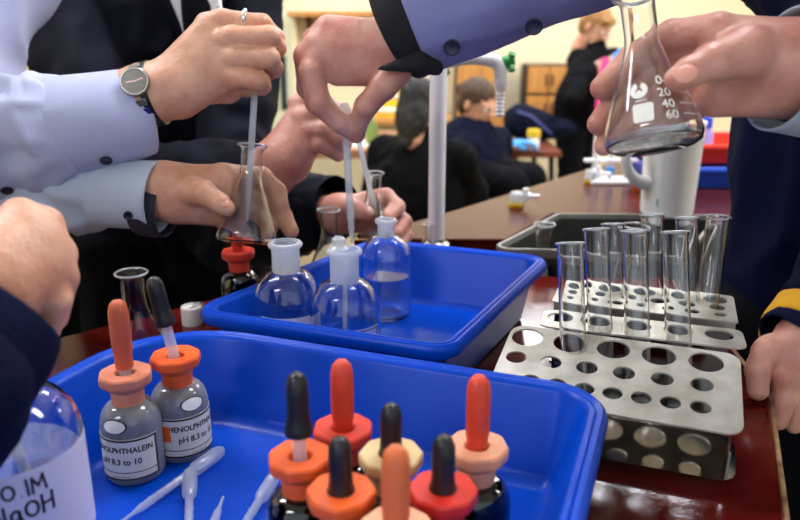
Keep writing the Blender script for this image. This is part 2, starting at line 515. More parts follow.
# wall cupboards in pale wood
def cupboard(px0, py0, px1, py1, Y, label, rows, cols, depth=0.3, zb=None):
    a, b = WY(px0, py0, Y), WY(px1, py1, Y)
    w, z1_, z0_ = b.x - a.x, a.z, (b.z if zb is None else zb)
    t = thing('cupboard', label, 'cupboard', ((a.x + b.x) / 2, Y + depth / 2, z0_), group=None)
    H = z1_ - z0_
    obj('carcass', M().box((0, 0.01, H / 2), (w, depth - 0.02, H)), OAKD, t, smooth=False)
    for i in range(cols):
        for j in range(rows):
            cw, ch = w / cols, H / rows
            dd = obj('door', M().box((-w / 2 + cw * (i + .5), -depth / 2, ch * (j + .5)), (cw - 0.008, 0.02, ch - 0.02)), OAK, t, bevel=0.003)
            obj('handle', M().box((-w / 2 + cw * (i + .5) + (cw * 0.36 if i % 2 == 0 else -cw * 0.36), -depth / 2 - 0.018, ch * (j + .5)), (0.012, 0.02, 0.08)), OAKD, dd, bevel=0.002)
    return t
cupboard(528, 65, 568, 124, 5.65, 'pale wood wall cupboard with four doors behind the standing student', 2, 2, zb=0.62)
cupboard(457, 62, 504, 128, 5.66, 'tall pale wood cupboard behind the seated student with brown hair', 1, 2, zb=0.0)
# shelf, counter and table at the back left
a, b = WY(322, 14, 5.7), WY(372, 14, 5.7)
t = thing('wall_shelf', 'narrow wooden shelf high on the cream wall', 'shelf', ((a.x + b.x) / 2, 5.84, a.z))
obj('board', M().box((0, 0, 0), (b.x - a.x + 0.5, 0.30, 0.035)), OAK, t, bevel=0.003)
for s in (-1, 1): obj('bracket', M().box((s * 0.3, 0.06, -0.07), (0.02, 0.18, 0.10)), OAKD, t)
a, b = WY(300, 119, 5.3), WY(452, 119, 5.3)
t = thing('side_counter', 'long wooden counter with cream front along the back wall', 'counter', ((a.x + b.x) / 2, 5.62, 0))
obj('worktop', M().box((0, 0, a.z - 0.02), (b.x - a.x, 0.68, 0.04)), OAK, t, bevel=0.004)
obj('front_panel', M().box((0, 0.04, (a.z - 0.04) / 2), (b.x - a.x - 0.04, 0.56, a.z - 0.04)), PUTTY, t, smooth=False)
ZC = a.z
a, b = WY(300, 150, 3.5), WY(396, 150, 3.5)
t = thing('side_table', 'low brown wooden table behind the hand with the small flask', 'table', ((a.x + b.x) / 2 - 0.3, 3.85, 0))
TW = b.x - a.x + 0.6
obj('table_top', M().box((0, 0, a.z - 0.02), (TW, 0.7, 0.04)), mat('tan_table_top', (158, 112, 78), 0.4, var=0.15, scale=8), t, bevel=0.004)
for sx in (-1, 1):
    for sy in (-1, 1): obj('leg', M().box((sx * (TW / 2 - 0.05), sy * 0.3, (a.z - 0.04) / 2), (0.04, 0.04, a.z - 0.04)), IRON, t)
ZT = a.z
def small_box(px, py, Y, size, m, name, label, cat, z=None, rz=0.0):
    p = WY(px, py, Y); zz = p.z if z is None else z
    t = thing(name, label, cat, (p.x, p.y, zz), (0, 0, rz))
    obj('carton', M().box((0, 0, size[2] / 2), size), m, t, bevel=0.004)
    obj('band', M().box((0, -size[1] / 2, size[2] * 0.5), (size[0] * 0.8, 0.004, size[2] * 0.4)), mat('pale_band', (240, 236, 214), 0.6), t)
    return t
YEL = mat('yellow_card', (226, 186, 40), 0.6)
small_box(387, 117, 5.5, (0.26, 0.22, 0.10), YEL, 'carton', 'lower of two yellow cartons with white band on the counter', 'box', ZC)
small_box(386, 112, 5.5, (0.23, 0.2, 0.09), YEL, 'carton', 'upper of two yellow cartons with white band, a little smaller', 'box', ZC + 0.10, 0.15)
p = WY(416, 117, 5.45)
t = thing('wash_bottle', 'white plastic bottle with yellow cap on the counter', 'bottle', (p.x, p.y, ZC))
obj('body', M().lathe([(0, 0), (0.05, 0), (0.055, 0.01), (0.055, 0.15), (0.03, 0.19), (0.02, 0.2), (0, 0.2)], 24), WHITE, t)
obj('cap', M().lathe([(0, 0.195), (0.042, 0.2), (0.05, 0.235), (0.04, 0.27), (0.02, 0.285), (0, 0.287)], 20), YEL, t)
p = WY(364, 117, 5.45)
t = thing('reagent_jar', 'red jar on the counter next to the yellow cartons', 'jar', (p.x, p.y, ZC))
obj('body', M().lathe([(0, 0), (0.03, 0), (0.032, 0.01), (0.032, 0.07), (0.02, 0.085), (0, 0.085)], 20), mat('red_plastic', (214, 40, 30), 0.35), t)
obj('lid', M().lathe([(0, 0.085), (0.022, 0.085), (0.022, 0.105), (0, 0.105)], 20), WHITE, t)
p = WY(372, 151, 3.7)
t = thing('drinks_bottle', 'small green bottle on the low brown table', 'bottle', (p.x, p.y, ZT))
obj('body', M().lathe([(0, 0), (0.03, 0), (0.032, 0.01), (0.032, 0.08), (0.015, 0.115), (0.012, 0.13), (0, 0.13)], 24), mat('olive_green_glass', (120, 140, 70), 0.2), t)
obj('cap', M().lathe([(0, 0.13), (0.014, 0.13), (0.014, 0.15), (0, 0.15)], 20), WHITE, t)
p = WY(352, 150, 3.7)
t = obj('paper_sheet', M().box((p.x, p.y, ZT + 0.002), (0.30, 0.22, 0.004)), PAPER, smooth=False); tag(t, 'sheet of white paper on the low brown table', 'paper')
p = WY(388, 151, 3.75)
t = thing('small_bowl', 'small white dish on the low brown table', 'bowl', (p.x, p.y, ZT))
obj('dish', M().lathe([(0, 0), (0.03, 0), (0.055, 0.03), (0.052, 0.032), (0.028, 0.006), (0, 0.006)], 28), WHITE, t)
p = WY(302, 79, 5.97)
t = thing('hanging_apron', 'pale blue cloth hanging on the cream wall', 'cloth', (p.x, 5.96, p.z))
obj('cloth', crumple(M().lathe([(0, 0.12), (0.03, 0.11), (0.035, 0.0), (0.045, -0.10), (0, -0.115)], 24, mx=Matrix.Diagonal((1, 0.5, 1)).to_3x3()), 0.006, 20), mat('sky_blue_cloth', (120, 176, 232), 0.8), t)
obj('hook', M().tube([(0, 0.04, 0.13), (0, -0.01, 0.13), (0, -0.012, 0.145)], 0.004, 8), STEEL, t)
# table at the back with steel legs
a, b = WY(500, 151, 3.95), WY(562, 151, 3.95)
t = thing('student_table', 'reddish brown table with black steel legs behind the seated student', 'table', ((a.x + b.x) / 2, 4.30, 0))
TW = b.x - a.x; ZS = a.z
obj('table_top', M().box((0, 0, ZS - 0.018), (TW, 0.7, 0.036)), BROWN, t, bevel=0.004)
for sx in (-0.62, 0.95):
    for sy in (-1, 1): obj('leg', M().tube([(sx * TW / 2, sy * 0.30, 0.0), (sx * TW / 2 - 0.03 * (1 if sx > 0 else -1), sy * 0.27, ZS - 0.036)], 0.016, 10), IRON, t)
p = WY(533, 150, 4.05)
t = thing('reagent_jar', 'small jar with yellow label on the table by blue glove', 'jar', (p.x, p.y, ZS))
obj('body', M().lathe([(0, 0), (0.03, 0), (0.032, 0.005), (0.032, 0.05), (0.026, 0.06), (0, 0.06)], 24), WHITE, t)
obj('lid', M().lathe([(0, 0.06), (0.036, 0.06), (0.036, 0.10), (0, 0.10)], 24), YEL, t)
p = WY(520, 151, 4.06)
t = obj('paper_towel', crumple(M().lathe([(0, 0), (0.08, 0.002), (0.07, 0.02), (0.03, 0.03), (0, 0.03)], 28, c=(p.x, p.y, ZS)), 0.003, 30), PAPER); tag(t, 'crumpled white paper towel on the table by blue glove', 'paper towel')

# ------------------------------------------------------------------ benches
TOP = mat('red_mahogany_worktop', (92, 20, 14), 0.12, rgb2=(78, 15, 11), scale=5, stretch=(3, 14, 3, 0.55), bump=0.04, bscale=300, spec=0.3)
TOPF = mat('brown_mahogany_worktop', (76, 24, 15), 0.18, rgb2=(58, 16, 10), scale=7, stretch=(3, 30, 3, 0.68), bump=0.04, bscale=300, spec=0.12)
EDGE = mat('worn_edge_strip', (176, 138, 88), 0.6, rgb2=(112, 74, 40), scale=60)
CARC = mat('dark_bench_carcass', (52, 26, 20), 0.6, var=0.2)
nb = [(-0.52, 0.05), (0.11, 0.05), (0.2715, 0.452), (0.348, 0.638), (0.366, 0.80), (0.372, 0.99), (0.10, 1.01), (0.04, 1.075), (-0.055, 1.075), (-0.379, 0.785), (-0.52, 0.6)]
t = thing('lab_bench', 'dark red mahogany laboratory bench carrying the blue trays', 'bench', (0, 0, 0))
obj('worktop', M().prism(nb, BENCH - 0.03, BENCH), TOP, t, bevel=0.002)
ins = inset(nb, 0.05)
obj('carcass', M().prism([(p.x, p.y) for p in ins], 0.0, BENCH - 0.032), CARC, t, smooth=False)
es = M()
out = inset(nb, -0.0035)
for i in (1, 2, 3, 4):
    a, b = nb[i], nb[i + 1]; c, d_ = out[i], out[i + 1]
    es.prism([a, (c.x, c.y), (d_.x, d_.y), b], BENCH - 0.028, BENCH - 0.0003)
obj('edge_strip', es, EDGE, t)
FB = BENCH + 0.03
sk = [(0.1245, 1.030), (0.405, 1.012), (0.548, 1.237), (0.2687, 1.2506)]
fb = [(-0.07, 1.09), (0.160, 1.09), (0.262, 1.2575), (0.56, 1.245), (0.54, 1.20), (1.25, 1.20), (1.7, 2.15), (0.78, 2.13), (0.468, 1.74), (0.096, 1.28)]
t = thing('lab_bench', 'brown laboratory bench beyond the sink with the white jug on it', 'bench', (0, 0, 0))
obj('worktop', M().prism(fb, FB - 0.028, FB), TOPF, t, bevel=0.002)
cf = [(0.14, 1.31), (0.262, 1.30), (0.62, 1.29), (0.60, 1.24), (1.2, 1.24), (1.6, 2.09), (0.80, 2.07), (0.50, 1.70)]
obj('carcass', M().prism(cf, 0.0, FB - 0.03), CARC, t, smooth=False)
# sink
SG = mat('grey_resin_sink', (38, 40, 38), 0.45, var=0.12, scale=14)
SR = mat('grey_sink_rim', (118, 117, 110), 0.4, var=0.1, scale=20)
t = thing('lab_sink', 'dark grey rectangular laboratory sink set between the benches', 'sink', (0.355, 1.13, FB - 0.12))
def ringsolid(levels, fill_ends=True):
    vs = []; n = len(levels[0][0])
    for poly, z in levels: vs += [(p[0], p[1], z) for p in poly]
    fs = []
    for k in range(len(levels) - 1):
        for i in range(n):
            j = (i + 1) % n; fs.append((k * n + i, k * n + j, (k + 1) * n + j, (k + 1) * n + i))
    if fill_ends: fs += [tuple(range(n - 1, -1, -1)), tuple((len(levels) - 1) * n + i for i in range(n))]
    return M().add(vs, fs)
def ro(poly, d, rad, n=6): return rounded([(p.x, p.y) for p in inset(poly, d)], [max(0.003, r - d) for r in rad], n)
R4 = [0.02] * 4
obj('rim', ringsolid([(ro(sk, 0.003, R4), FB - 0.012), (ro(sk, 0.0, R4), FB - 0.004), (ro(sk, 0.001, R4), FB + 0.002), (ro(sk, 0.006, R4), FB + 0.002), (ro(sk, 0.0075, R4), FB - 0.006), (ro(sk, 0.003, R4), FB - 0.012)], False), SR, t, world=True)
obj('basin', ringsolid([(ro(sk, 0.006, R4), FB - 0.006), (ro(sk, 0.012, R4), FB - 0.090), (ro(sk, 0.03, R4), FB - 0.090), (ro(sk, 0.026, R4), FB - 0.076), (ro(sk, 0.015, R4), FB - 0.066), (ro(sk, 0.0080, R4), FB - 0.006)], False), SG, t, world=True)
obj('sink_floor', ringsolid([(ro(sk, 0.02, R4), FB - 0.084), (ro(sk, 0.02, R4), FB - 0.072)]), SG, t, world=True)
FS = FB - 0.072

# ------------------------------------------------------------------ the two blue trays
def tray(name, label, poly, rad, H, material, z=BENCH, slope=0.022, lip=0.013):
    c = sum((Vector(p) for p in poly), Vector((0, 0))) / len(poly)
    t = thing(name, label, 'tray', (c.x, c.y, z))
    L = [(slope + lip + 0.004, z), (slope + lip, z + 0.002), (lip + 0.001, z + H - 0.012), (0.0015, z + H - 0.013), (0.0, z + H - 0.008), (0.0012, z + H - 0.003), (0.004, z + H - 0.0004), (lip * 0.52, z + H - 0.0012), (lip * 0.62, z + H - 0.0022), (lip * 0.72, z + H - 0.0008), (lip * 0.95, z + H - 0.0012), (lip + 0.002, z + H - 0.005), (slope + lip - 0.001, z + 0.012), (slope + lip + 0.004, z + 0.005), (slope + lip + 0.012, z + 0.0035)]
    m = ringsolid([(ro(poly, d, rad, 10), zz) for d, zz in L])
    o = obj('tray_body', m, material, t, world=True, auto=50)
    return t
e = Vector((0.935, -0.353)); g = Vector((-0.353, -0.935))
A0 = Vector((0.1485, 0.504)) + Vector((0.012, 0.004))
ft = [A0 + g * 0.45, A0, A0 - e * 0.412, A0 - e * 0.412 + g * 0.45]
tray('blue_tray', 'nearer deep blue plastic tray holding the dropper bottles', [tuple(p) for p in ft], [0.03, 0.045, 0.10, 0.03], 0.075, BLUE)
rt = [(0.044, 0.577), (0.182, 0.852), (-0.035, 0.935), (-0.208, 0.671)]
tray('blue_tray', 'farther deep blue plastic tray holding three clear reagent bottles', rt, [0.028, 0.028, 0.028, 0.028], 0.075, BLUE, slope=0.013)
TF = BENCH + 0.0035

# ------------------------------------------------------------------ test tube racks
RDX = math.atan2(-0.353, 0.935)
def rack(label, loc, rz, w, dpt, hgt, holes, flange, th=0.0016, tilt=0.0, corner=0.010, back=True):
    t = thing('test_tube_rack', label, 'test tube rack', loc, Euler_(tilt, 0, rz))
    ol = rounded([(0, -dpt), (w, -dpt), (w, 0), (0, 0)], [corner if flange < 0.001 else 0.003, corner if flange < 0.001 else 0.003, corner, corner], 6)
    pm = holed(ol, holes, th)
    pm.v = [(v[0], v[1], v[2] + hgt) for v in pm.v]
    obj('top_plate', pm, ALU, t, auto=30)
    if back: obj('back_plate', M().box((w / 2, -0.004, hgt / 2), (w - 2 * corner, th, hgt - 2 * th - 0.0004)), ALUD, t, smooth=False)
    else:
        for X in (0.005, w - 0.005): obj('end_post', M().box((X, -dpt * 0.72, hgt / 2), (th, 0.02, hgt - 2 * th - 0.0004)), ALUD, t, smooth=False)
    y0 = 0 if back else -0.052
    ob = rounded([(0, -dpt), (w, -dpt), (w, y0), (0, y0)], [corner] * 4, 6)
    obj('bottom_plate', M().prism(ob, 0.0, th), ALUD, t)
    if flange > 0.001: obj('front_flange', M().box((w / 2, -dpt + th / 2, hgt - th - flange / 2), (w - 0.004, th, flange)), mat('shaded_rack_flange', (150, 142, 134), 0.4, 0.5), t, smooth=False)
    return t
from mathutils import Euler
def Euler_(a, b, c): return (Matrix.Rotation(c, 3, 'Z') @ Matrix.Rotation(a, 3, 'X')).to_euler()
def row(n, u0, du, v, r): return [(u0 + du * i, v, r) for i in range(n)]
RH = 0.070
tl = math.radians(11)
# leaning rack at the front: its back edge is raised
bl = Z(505, 323, BENCH + RH + 0.004)
fr_loc = Vector((bl.x, bl.y, BENCH + RH + 0.004)) 
hF = 0.046
up = Matrix.Rotation(RDX, 3, 'Z') @ Matrix.Rotation(tl, 3, 'X') @ Vector((0, 0, hF))
fl = fr_loc - up
HF = row(5, 0.0165, 0.0368, -0.018, 0.0138) + row(6, 0.0135, 0.0295, -0.050, 0.0088) + row(7, 0.0316, 0.0215, -0.079, 0.0078)
rack('dull metal test tube rack leaning forward, nearest and largest of three', fl + Vector((0.0075, -0.0028, 0.0)), RDX, 0.190, 0.105, hF, HF, 0.0, tilt=tl, corner=0.013, back=False)
rack1 = (fl, tl)
ml = Z(545, 309, BENCH + 0.066)
RM = math.atan2(-0.30, 0.95)
rack('middle metal test tube rack, mostly hidden, with three tall tubes standing in it', (ml.x, ml.y, BENCH), RM, 0.180, 0.046, 0.066, row(5, 0.017, 0.0355, -0.0185, 0.0125), 0.0, corner=0.010)
bk = Z(563, 278, BENCH + 0.068)
RB = math.atan2(-0.34, 0.94)
rack('farthest metal test tube rack with a bent front flange and small holes', (bk.x, bk.y, BENCH), RB, 0.174, 0.078, 0.068, row(5, 0.0175, 0.0345, -0.018, 0.0118) + row(6, 0.017, 0.028, -0.041, 0.0078) + row(7, 0.015, 0.0240, -0.061, 0.0056), 0.013, corner=0.006)
# ------------------------------------------------------------------ test tubes
tp = thing('test_tube', 'clear empty glass test tube', 'test tube')
r, w_, Ht = 0.0112, 0.0009, 0.150
outer = [(r * math.sin(a), r - r * math.cos(a)) for a in [i * PI / 16 for i in range(9)]] + [(r, 0.05), (r, 0.10), (r, Ht - 0.004), (r + 0.0011, Ht - 0.0012), (r + 0.0012, Ht), (r + 0.0002, Ht + 0.0003), (r - w_, Ht - 0.003)]
inner = [((r - w_) * math.sin(a), r - (r - w_) * math.cos(a)) for a in [i * PI / 16 for i in range(8, -1, -1)]]
obj('tube', M().lathe(outer + [(r - w_, 0.10)] + inner, 32), GLASS, tp)
obj('rim', M().lathe([(r + 0.0013, Ht - 0.001), (r + 0.0016, Ht + 0.0002), (r + 0.0003, Ht + 0.0008), (r - 0.0006, Ht)], 32, close=True), FROST, tp)
def tube_at(top, low, label):
    """top: rim centre (px, py, depth); low: where it passes the plate"""
    a, b = Q(*top), Q(*low); ax = (a - b).normalized()
    return place(tp, used, a - ax * Ht, ax.to_track_quat('Z', 'Y'), label)
tube_at((570, 243, 0.650), (573, 343, 0.648), 'clear empty test tube nearest the far blue tray, lowest in view of all')
tube_at((596, 229, 0.700), (600, 323, 0.697), 'clear empty test tube second from the left, in the middle rack')
tube_at((635, 231, 0.688), (637, 327, 0.682), 'clear empty test tube standing in the central hole of the middle rack')
tube_at((675, 232, 0.674), (678, 331, 0.671), 'clear empty test tube in the middle rack, closest to the right-hand hole')
tube_at((613, 224, 0.790), (613, 287, 0.790), 'blurred clear test tube, leftmost in the farthest rack')
tube_at((652, 215, 0.782), (652, 289, 0.780), 'clear test tube standing in the centre of the farthest rack')
tube_at((687, 218, 0.770), (687, 292, 0.768), 'clear test tube second from the right in the farthest rack')
tube_at((718, 217, 0.762), (708, 296, 0.755), 'clear test tube at the right end of the farthest rack against navy jumper')

# ------------------------------------------------------------------ conical flasks
FP = [(0, 0.0), (0.027, 0.0), (0.0308, 0.0022), (0.0322, 0.007), (0.0314, 0.0125), (0.0285, 0.022), (0.0150, 0.060), (0.0122, 0.069), (0.0114, 0.077), (0.0114, 0.098), (0.0125, 0.1015), (0.0152, 0.1040)]
frad = radf(FP[1:])
def conical(label, loc, rot=None, sc=1.0, liquid=0.0, group=None):
    t = thing('conical_flask', label, 'flask', loc, rot, group)
    t.scale = (sc,) * 3
    inn = [(max(0, r - 0.0012), z + (0.0014 if r > 0.02 and z < 0.004 else 0)) for r, z in reversed(FP)]
    obj('flask_body', M().lathe(FP + [(0.0158, 0.1052), (0.0146, 0.1060)] + inn[:-1] + [(0, 0.0014)], 56), GLASS, t)
    obj('rim', M().lathe([(0.0154, 0.1040), (0.0163, 0.1052), (0.0152, 0.1064), (0.0140, 0.1056)], 56, close=True), FROST, t)
    if liquid:
        obj('liquid', M().lathe([(0, 0.0016), (0.0255, 0.0016), (0.0292, 0.0035), (0.0306, 0.0075), (frad(liquid) - 0.0015, liquid), (0, liquid)], 48), WATER, t)
    return t
fd_b, fd_t = Q(654, 143, 0.500), Q(637, 2, 0.508)
ax = (fd_t - fd_b).normalized()
FD = conical('large clear conical flask with white printed scale, held by the student at right', fd_b - ax * 0.003, ax.to_track_quat('Z', 'Y'), 1.0, 0.007)
fa_b, fa_t = Q(246, 244, 0.80), Q(253, 138, 0.80)
ax = (fa_t - fa_b).normalized()
conical('empty clear conical flask held over the far blue tray under the ringed hand', fa_b, ax.to_track_quat('Z', 'Y'), 1.0)
fb_b, fb_t = Q(373, 240, 1.04), Q(374, 181, 1.05)
ax = (fb_t - fb_b).normalized()
conical('small clear conical flask gripped by the suited student behind the water bottle', fb_b, ax.to_track_quat('Z', 'Y'), 0.90)
p = Z(131, 272, BENCH + 0.106)
conical('empty conical flask on the bench behind the phenolphthalein bottle', (p.x, p.y, BENCH), None, 1.0)
p = Q(545, 222, 1.08)
conical('clear conical flask standing inside the dark grey sink', (p.x, p.y, FS), None, 1.0)
p = Q(329, 226, 1.0)
conical('small conical flask on the bench just behind the far blue tray', (p.x, p.y, BENCH), None, 0.98)
p = Z(428, 224, FB + 0.055)
conical('little clear conical flask at the foot of the white tap', (p.x, p.y, FB), None, 0.52)
p = Q(637, 213, 0.90)
conical('blurred conical flask hidden behind the farthest test tube rack', (p.x, p.y, BENCH), None, 1.0)
# printing on the held flask
GREYP = mat('white_enamel_print', (226, 224, 216), 0.5)
mw = FD.matrix_basis; tocam = mw.inverted() @ Vector((0, 0, CAMZ)); ph = math.atan2(tocam.y, tocam.x)
def on_flask(name, vs, fs, z, dphi, tilt=0.0):
    return obj(name, M().add(wrap(vs, frad, ph + dphi, z, 0.0005, tilt), fs), GREYP, FD, smooth=False)
for txt, z, dx in (('0-', 0.0385, -0.02), ('20', 0.0295, -0.02), ('40', 0.0212, 0.0), ('60', 0.0135, 0.02)):
    vs, fs = text_mesh(txt, 0.0085, bold=0.00012); on_flask('scale_number', vs, fs, z, 0.40 + dx)
for z in (0.0300, 0.0218, 0.0142):
    on_flask('scale_line', [(x, y) for y in (-0.0003, 0.0003) for x in np.linspace(-0.006, 0.006, 9)], [(i, i + 1, i + 10, i + 9) for i in range(8)], z, 0.88)
    vs, fs = text_mesh('0', 0.0058, bold=0.00012); on_flask('scale_number', vs, fs, z, 1.22)
# round mark with a notch, bar and square
vs, fs = [], []
for i in range(33):
    a = PI / 2 + 0.32 + (2 * PI - 0.64) * i / 32
    vs += [(0.0056 * math.cos(a), 0.0056 * math.sin(a)), (0.0022 * math.cos(a), 0.0022 * math.sin(a) - 0.0004)]
    if i: fs.append((2 * i - 2, 2 * i - 1, 2 * i + 1, 2 * i))
on_flask('round_mark', vs, fs, 0.0335, -0.22)
vs = [(0.0019 * math.cos(2 * PI * i / 20), 0.0019 * math.sin(2 * PI * i / 20)) for i in range(20)]
on_flask('round_mark', vs, [tuple(range(20))], 0.0318, -0.22)
on_flask('bar_mark', [(-0.0034, -0.0004), (0, -0.0004), (0.0034, -0.0004), (0.0034, 0.0004), (0, 0.0004), (-0.0034, 0.0004)], [(0, 1, 4, 5), (1, 2, 3, 4)], 0.0262, -0.18)
g_ = rounded([(-0.0064, -0.0064), (0.0064, -0.0064), (0.0064, 0.0064), (-0.0064, 0.0064)], [0.0016] * 4, 4)
vs = [(0, 0)] + g_; on_flask('marking_square', vs, [(0, i + 1, (i + 1) % len(g_) + 1) for i in range(len(g_))], 0.0175, -0.14)

# ------------------------------------------------------------------ reagent bottles
def handwriting(txt, h):
    """marker-pen letters drawn as strokes"""
    G = {'O': [[(0.35 + 0.33 * math.cos(t), 0.5 + 0.46 * math.sin(t)) for t in np.linspace(1.8, 8.0, 18)]], '.': [[(0.1, 0.02), (0.16, 0.04)]], '1': [[(0.15, 0.98), (0.17, 0.0)]],
         'M': [[(0.0, 0.0), (0.06, 0.95), (0.38, 0.35), (0.72, 0.98), (0.82, 0.02)]], 'N': [[(0.0, 0.0), (0.05, 0.98), (0.62, 0.02), (0.64, 1.0)]],
         'a': [[(0.5, 0.62), (0.3, 0.68), (0.08, 0.5), (0.06, 0.2), (0.25, 0.02), (0.45, 0.15), (0.5, 0.6), (0.52, 0.1), (0.62, 0.0)]], 'H': [[(0.03, 1.0), (0.0, 0.0)], [(0.02, 0.48), (0.6, 0.54)], [(0.62, 1.0), (0.58, 0.0)]]}
    Wd = {'O': 0.92, '.': 0.34, '1': 0.42, 'M': 1.05, 'N': 0.88, 'a': 0.82, 'H': 0.8}
    tot = sum(Wd[c] for c in txt); x = -tot / 2; vs, fs = [], []; w = 0.085
    for c in txt:
        for st_ in G[c]:
            for (xa, ya), (xb, yb) in zip(st_[:-1], st_[1:]):
                n_ = 3; L_ = math.hypot(xb - xa, yb - ya) or 1; dx_, dy_ = (xb - xa) / L_, (yb - ya) / L_
                for k in range(n_):
                    p0, p1 = k / n_ - 0.12 * (k == 0), (k + 1) / n_ + 0.12 * (k == n_ - 1)
                    q = []
                    for pp, s_ in ((p0, 1), (p0, -1), (p1, -1), (p1, 1)): q.append(((x + xa + (xb - xa) * pp - dy_ * w * s_) * h, (ya + (yb - ya) * pp + dx_ * w * s_ - 0.5) * h))
                    o_ = len(vs); vs += q; fs.append((o_, o_ + 1, o_ + 2, o_ + 3))
        x += Wd[c]
    return vs, fs
def reagent(label, loc, R=0.0305, zs=0.055, zn=0.096, rn=0.0138, Ht=0.130, liq=0.0, lab=None, text=(), neckm=FROST, name='reagent_bottle'):
    t = thing(name, label, 'bottle', loc)
    pr = [(0, 0.002), (R * 0.75, 0.0015), (R * 0.86, 0), (R * 0.95, 0.0012), (R, 0.006), (R, zs * 0.5), (R, zs)]
    for i in range(1, 9):
        a = i / 8; pr.append((R + (rn - R) * (1 - math.cos(a * PI / 2)) ** 1.15 if False else rn + (R - rn) * math.cos(a * PI / 2) ** 0.95, zs + (zn - zs) * math.sin(a * PI / 2)))
    body = pr + [(rn - 0.0014, zn + 0.0001)] + [(max(0.0, r - 0.0015), z - 0.0004) for r, z in reversed(pr[5:-1])] + [(R - 0.0016, 0.007), (R * 0.8, 0.0035), (0, 0.0035)]
    obj('bottle_body', M().lathe(body, 64), GLASS, t)
    nk = [(rn, zn), (rn, Ht - 0.007), (rn + 0.001, Ht - 0.006), (rn + 0.003, Ht - 0.004), (rn + 0.0035, Ht - 0.002), (rn + 0.002, Ht), (rn - 0.0005, Ht + 0.0002), (rn - 0.0022, Ht - 0.002), (rn - 0.0022, zn)]
    obj('neck', M().lathe(nk, 56, close=True), neckm, t)
    rad = radf(pr[1:])
    if liq:
        k = [(max(0, r - 0.0020), max(z, 0.004)) for r, z in pr if z < liq] + [(rad(liq) - 0.0020, liq), (0, liq)]
        obj('liquid', M().lathe([(0, 0.004)] + k[1:], 56), WATER, t)
    mw = Vector((-loc[0], -loc[1])); ph = math.atan2(mw.y, mw.x)
    if lab:
        z0, z1, w, dp, pm = lab
        l = obj('label', patch(rad, ph + dp, w, z0, z1), pm, t)
        for txt, sz, z, dx, tlt, bold in text:
            vs, fs = handwriting(txt, sz) if bold < 0 else text_mesh(txt, sz, bold=bold)
            obj('lettering', M().add(wrap(vs, rad, ph + dp + dx / R, z, 0.0008, tlt), fs), INK, l, smooth=False)
    return t, rad, ph
p = Z(285, 242, TF + 0.127)
reagent('clear bottle with frosted neck at left in the far blue tray, without pipette', (p.x, p.y, TF), R=0.034, zs=0.060, zn=0.097, Ht=0.127, lab=(0.016, 0.059, 0.066, 0.1, PAPERL))
def framed(rad, phc, z0, z1, w, parent, wid=0.0009):
    """black border lines round a label"""
    m = M()
    for za, zb in ((z0, z0 + wid), (z1 - wid, z1)):
        q = patch(rad, phc, w, za, zb, 0.0007, nz=1); m.add(q.v, q.f)
    for s in (-1, 1):
        q = patch(rad, phc + s * (w / 2 - wid / 2) / rad(z0), wid, z0, z1, 0.0007, n=2); m.add(q.v, q.f)
    obj('label_border', m, INK, parent)
p = Z(344, 249, TF + 0.130)
b2, rad2, ph2 = reagent('clear bottle with frosted neck and glass pipette inside, in the far blue tray', (p.x, p.y, TF), R=0.034, zs=0.061, zn=0.099, lab=(0.014, 0.0605, 0.058, 0.22, PAPERL), text=(('CLASS', 0.0065, 0.0535, -0.012, 0.0, 0.0001),))
framed(rad2, ph2 + 0.22, 0.016, 0.0592, 0.054, [k for k in kids(b2) if k.name.startswith('label')][0])
obj('inner_pipette', M().tube([(-0.002, 0.002, 0.006), (0.001, 0.002, 0.125)], 0.0024, 12), PLAST, b2)
obj('stopper', M().lathe([(0, 0.128), (0.0085, 0.128), (0.0095, 0.1305), (0.006, 0.133), (0.0055, 0.1345), (0.0066, 0.137), (0.0064, 0.140), (0.004, 0.142), (0, 0.1425)], 28, c=(-0.005, 0, 0)), FROST, b2)
p = Q(386, 219, 0.868)
reagent('narrow clear bottle half full of water at the back of the far tray', (p.x, p.y, TF), R=0.0295, zs=0.068, zn=0.098, rn=0.0098, Ht=0.118, liq=0.051)
# sodium hydroxide bottle, front left
reagent('big clear bottle with handwritten 0.1M NaOH label, front left corner', (-0.231, 0.388, TF), R=0.0425, zs=0.099, zn=0.128, rn=0.0165, Ht=0.148, liq=0.086, lab=(0.036, 0.0975, 0.098, 0.30, PAPERL),
        text=(('O.1M', 0.0090, 0.0882, -0.0065, 0.04, -1), ('NaOH', 0.0098, 0.0745, -0.0085, 0.05, -1)), name='reagent_bottle')
nb_ = [o for o in bpy.data.objects if o.get('label', '').startswith('big clear bottle with hand')][0]
obj('inner_pipette', M().tube([(0.016, 0.004, 0.03), (-0.004, 0.0, 0.142)], 0.0035, 12), PLAST, nb_)

# ------------------------------------------------------------------ dropper bottles
TERRA = mat('terracotta_rubber', (198, 92, 62), 0.5, var=0.12, scale=60, bump=0.1, bscale=150)
REDR = mat('red_orange_rubber', (208, 62, 34), 0.5, var=0.1, scale=60, bump=0.1, bscale=150)
ORB = mat('orange_rubber', (214, 104, 52), 0.5, var=0.1, scale=60, bump=0.1, bscale=150)
CAPS = {'orange': mat('orange_cap', (236, 96, 30), 0.42, var=0.08, scale=40, bump=0.1, bscale=200), 'salmon': mat('salmon_cap', (226, 138, 106), 0.5, var=0.08, scale=40, bump=0.1, bscale=200),
        'red': mat('red_cap', (214, 44, 28), 0.38, var=0.1, scale=40), 'cream': mat('cream_cap', (226, 196, 142), 0.5, var=0.08, scale=40),
        'peach': mat('peach_cap', (232, 160, 122), 0.5, var=0.08, scale=40), 'scarlet': mat('coral_cap', (222, 66, 48), 0.42, var=0.1, scale=40)}
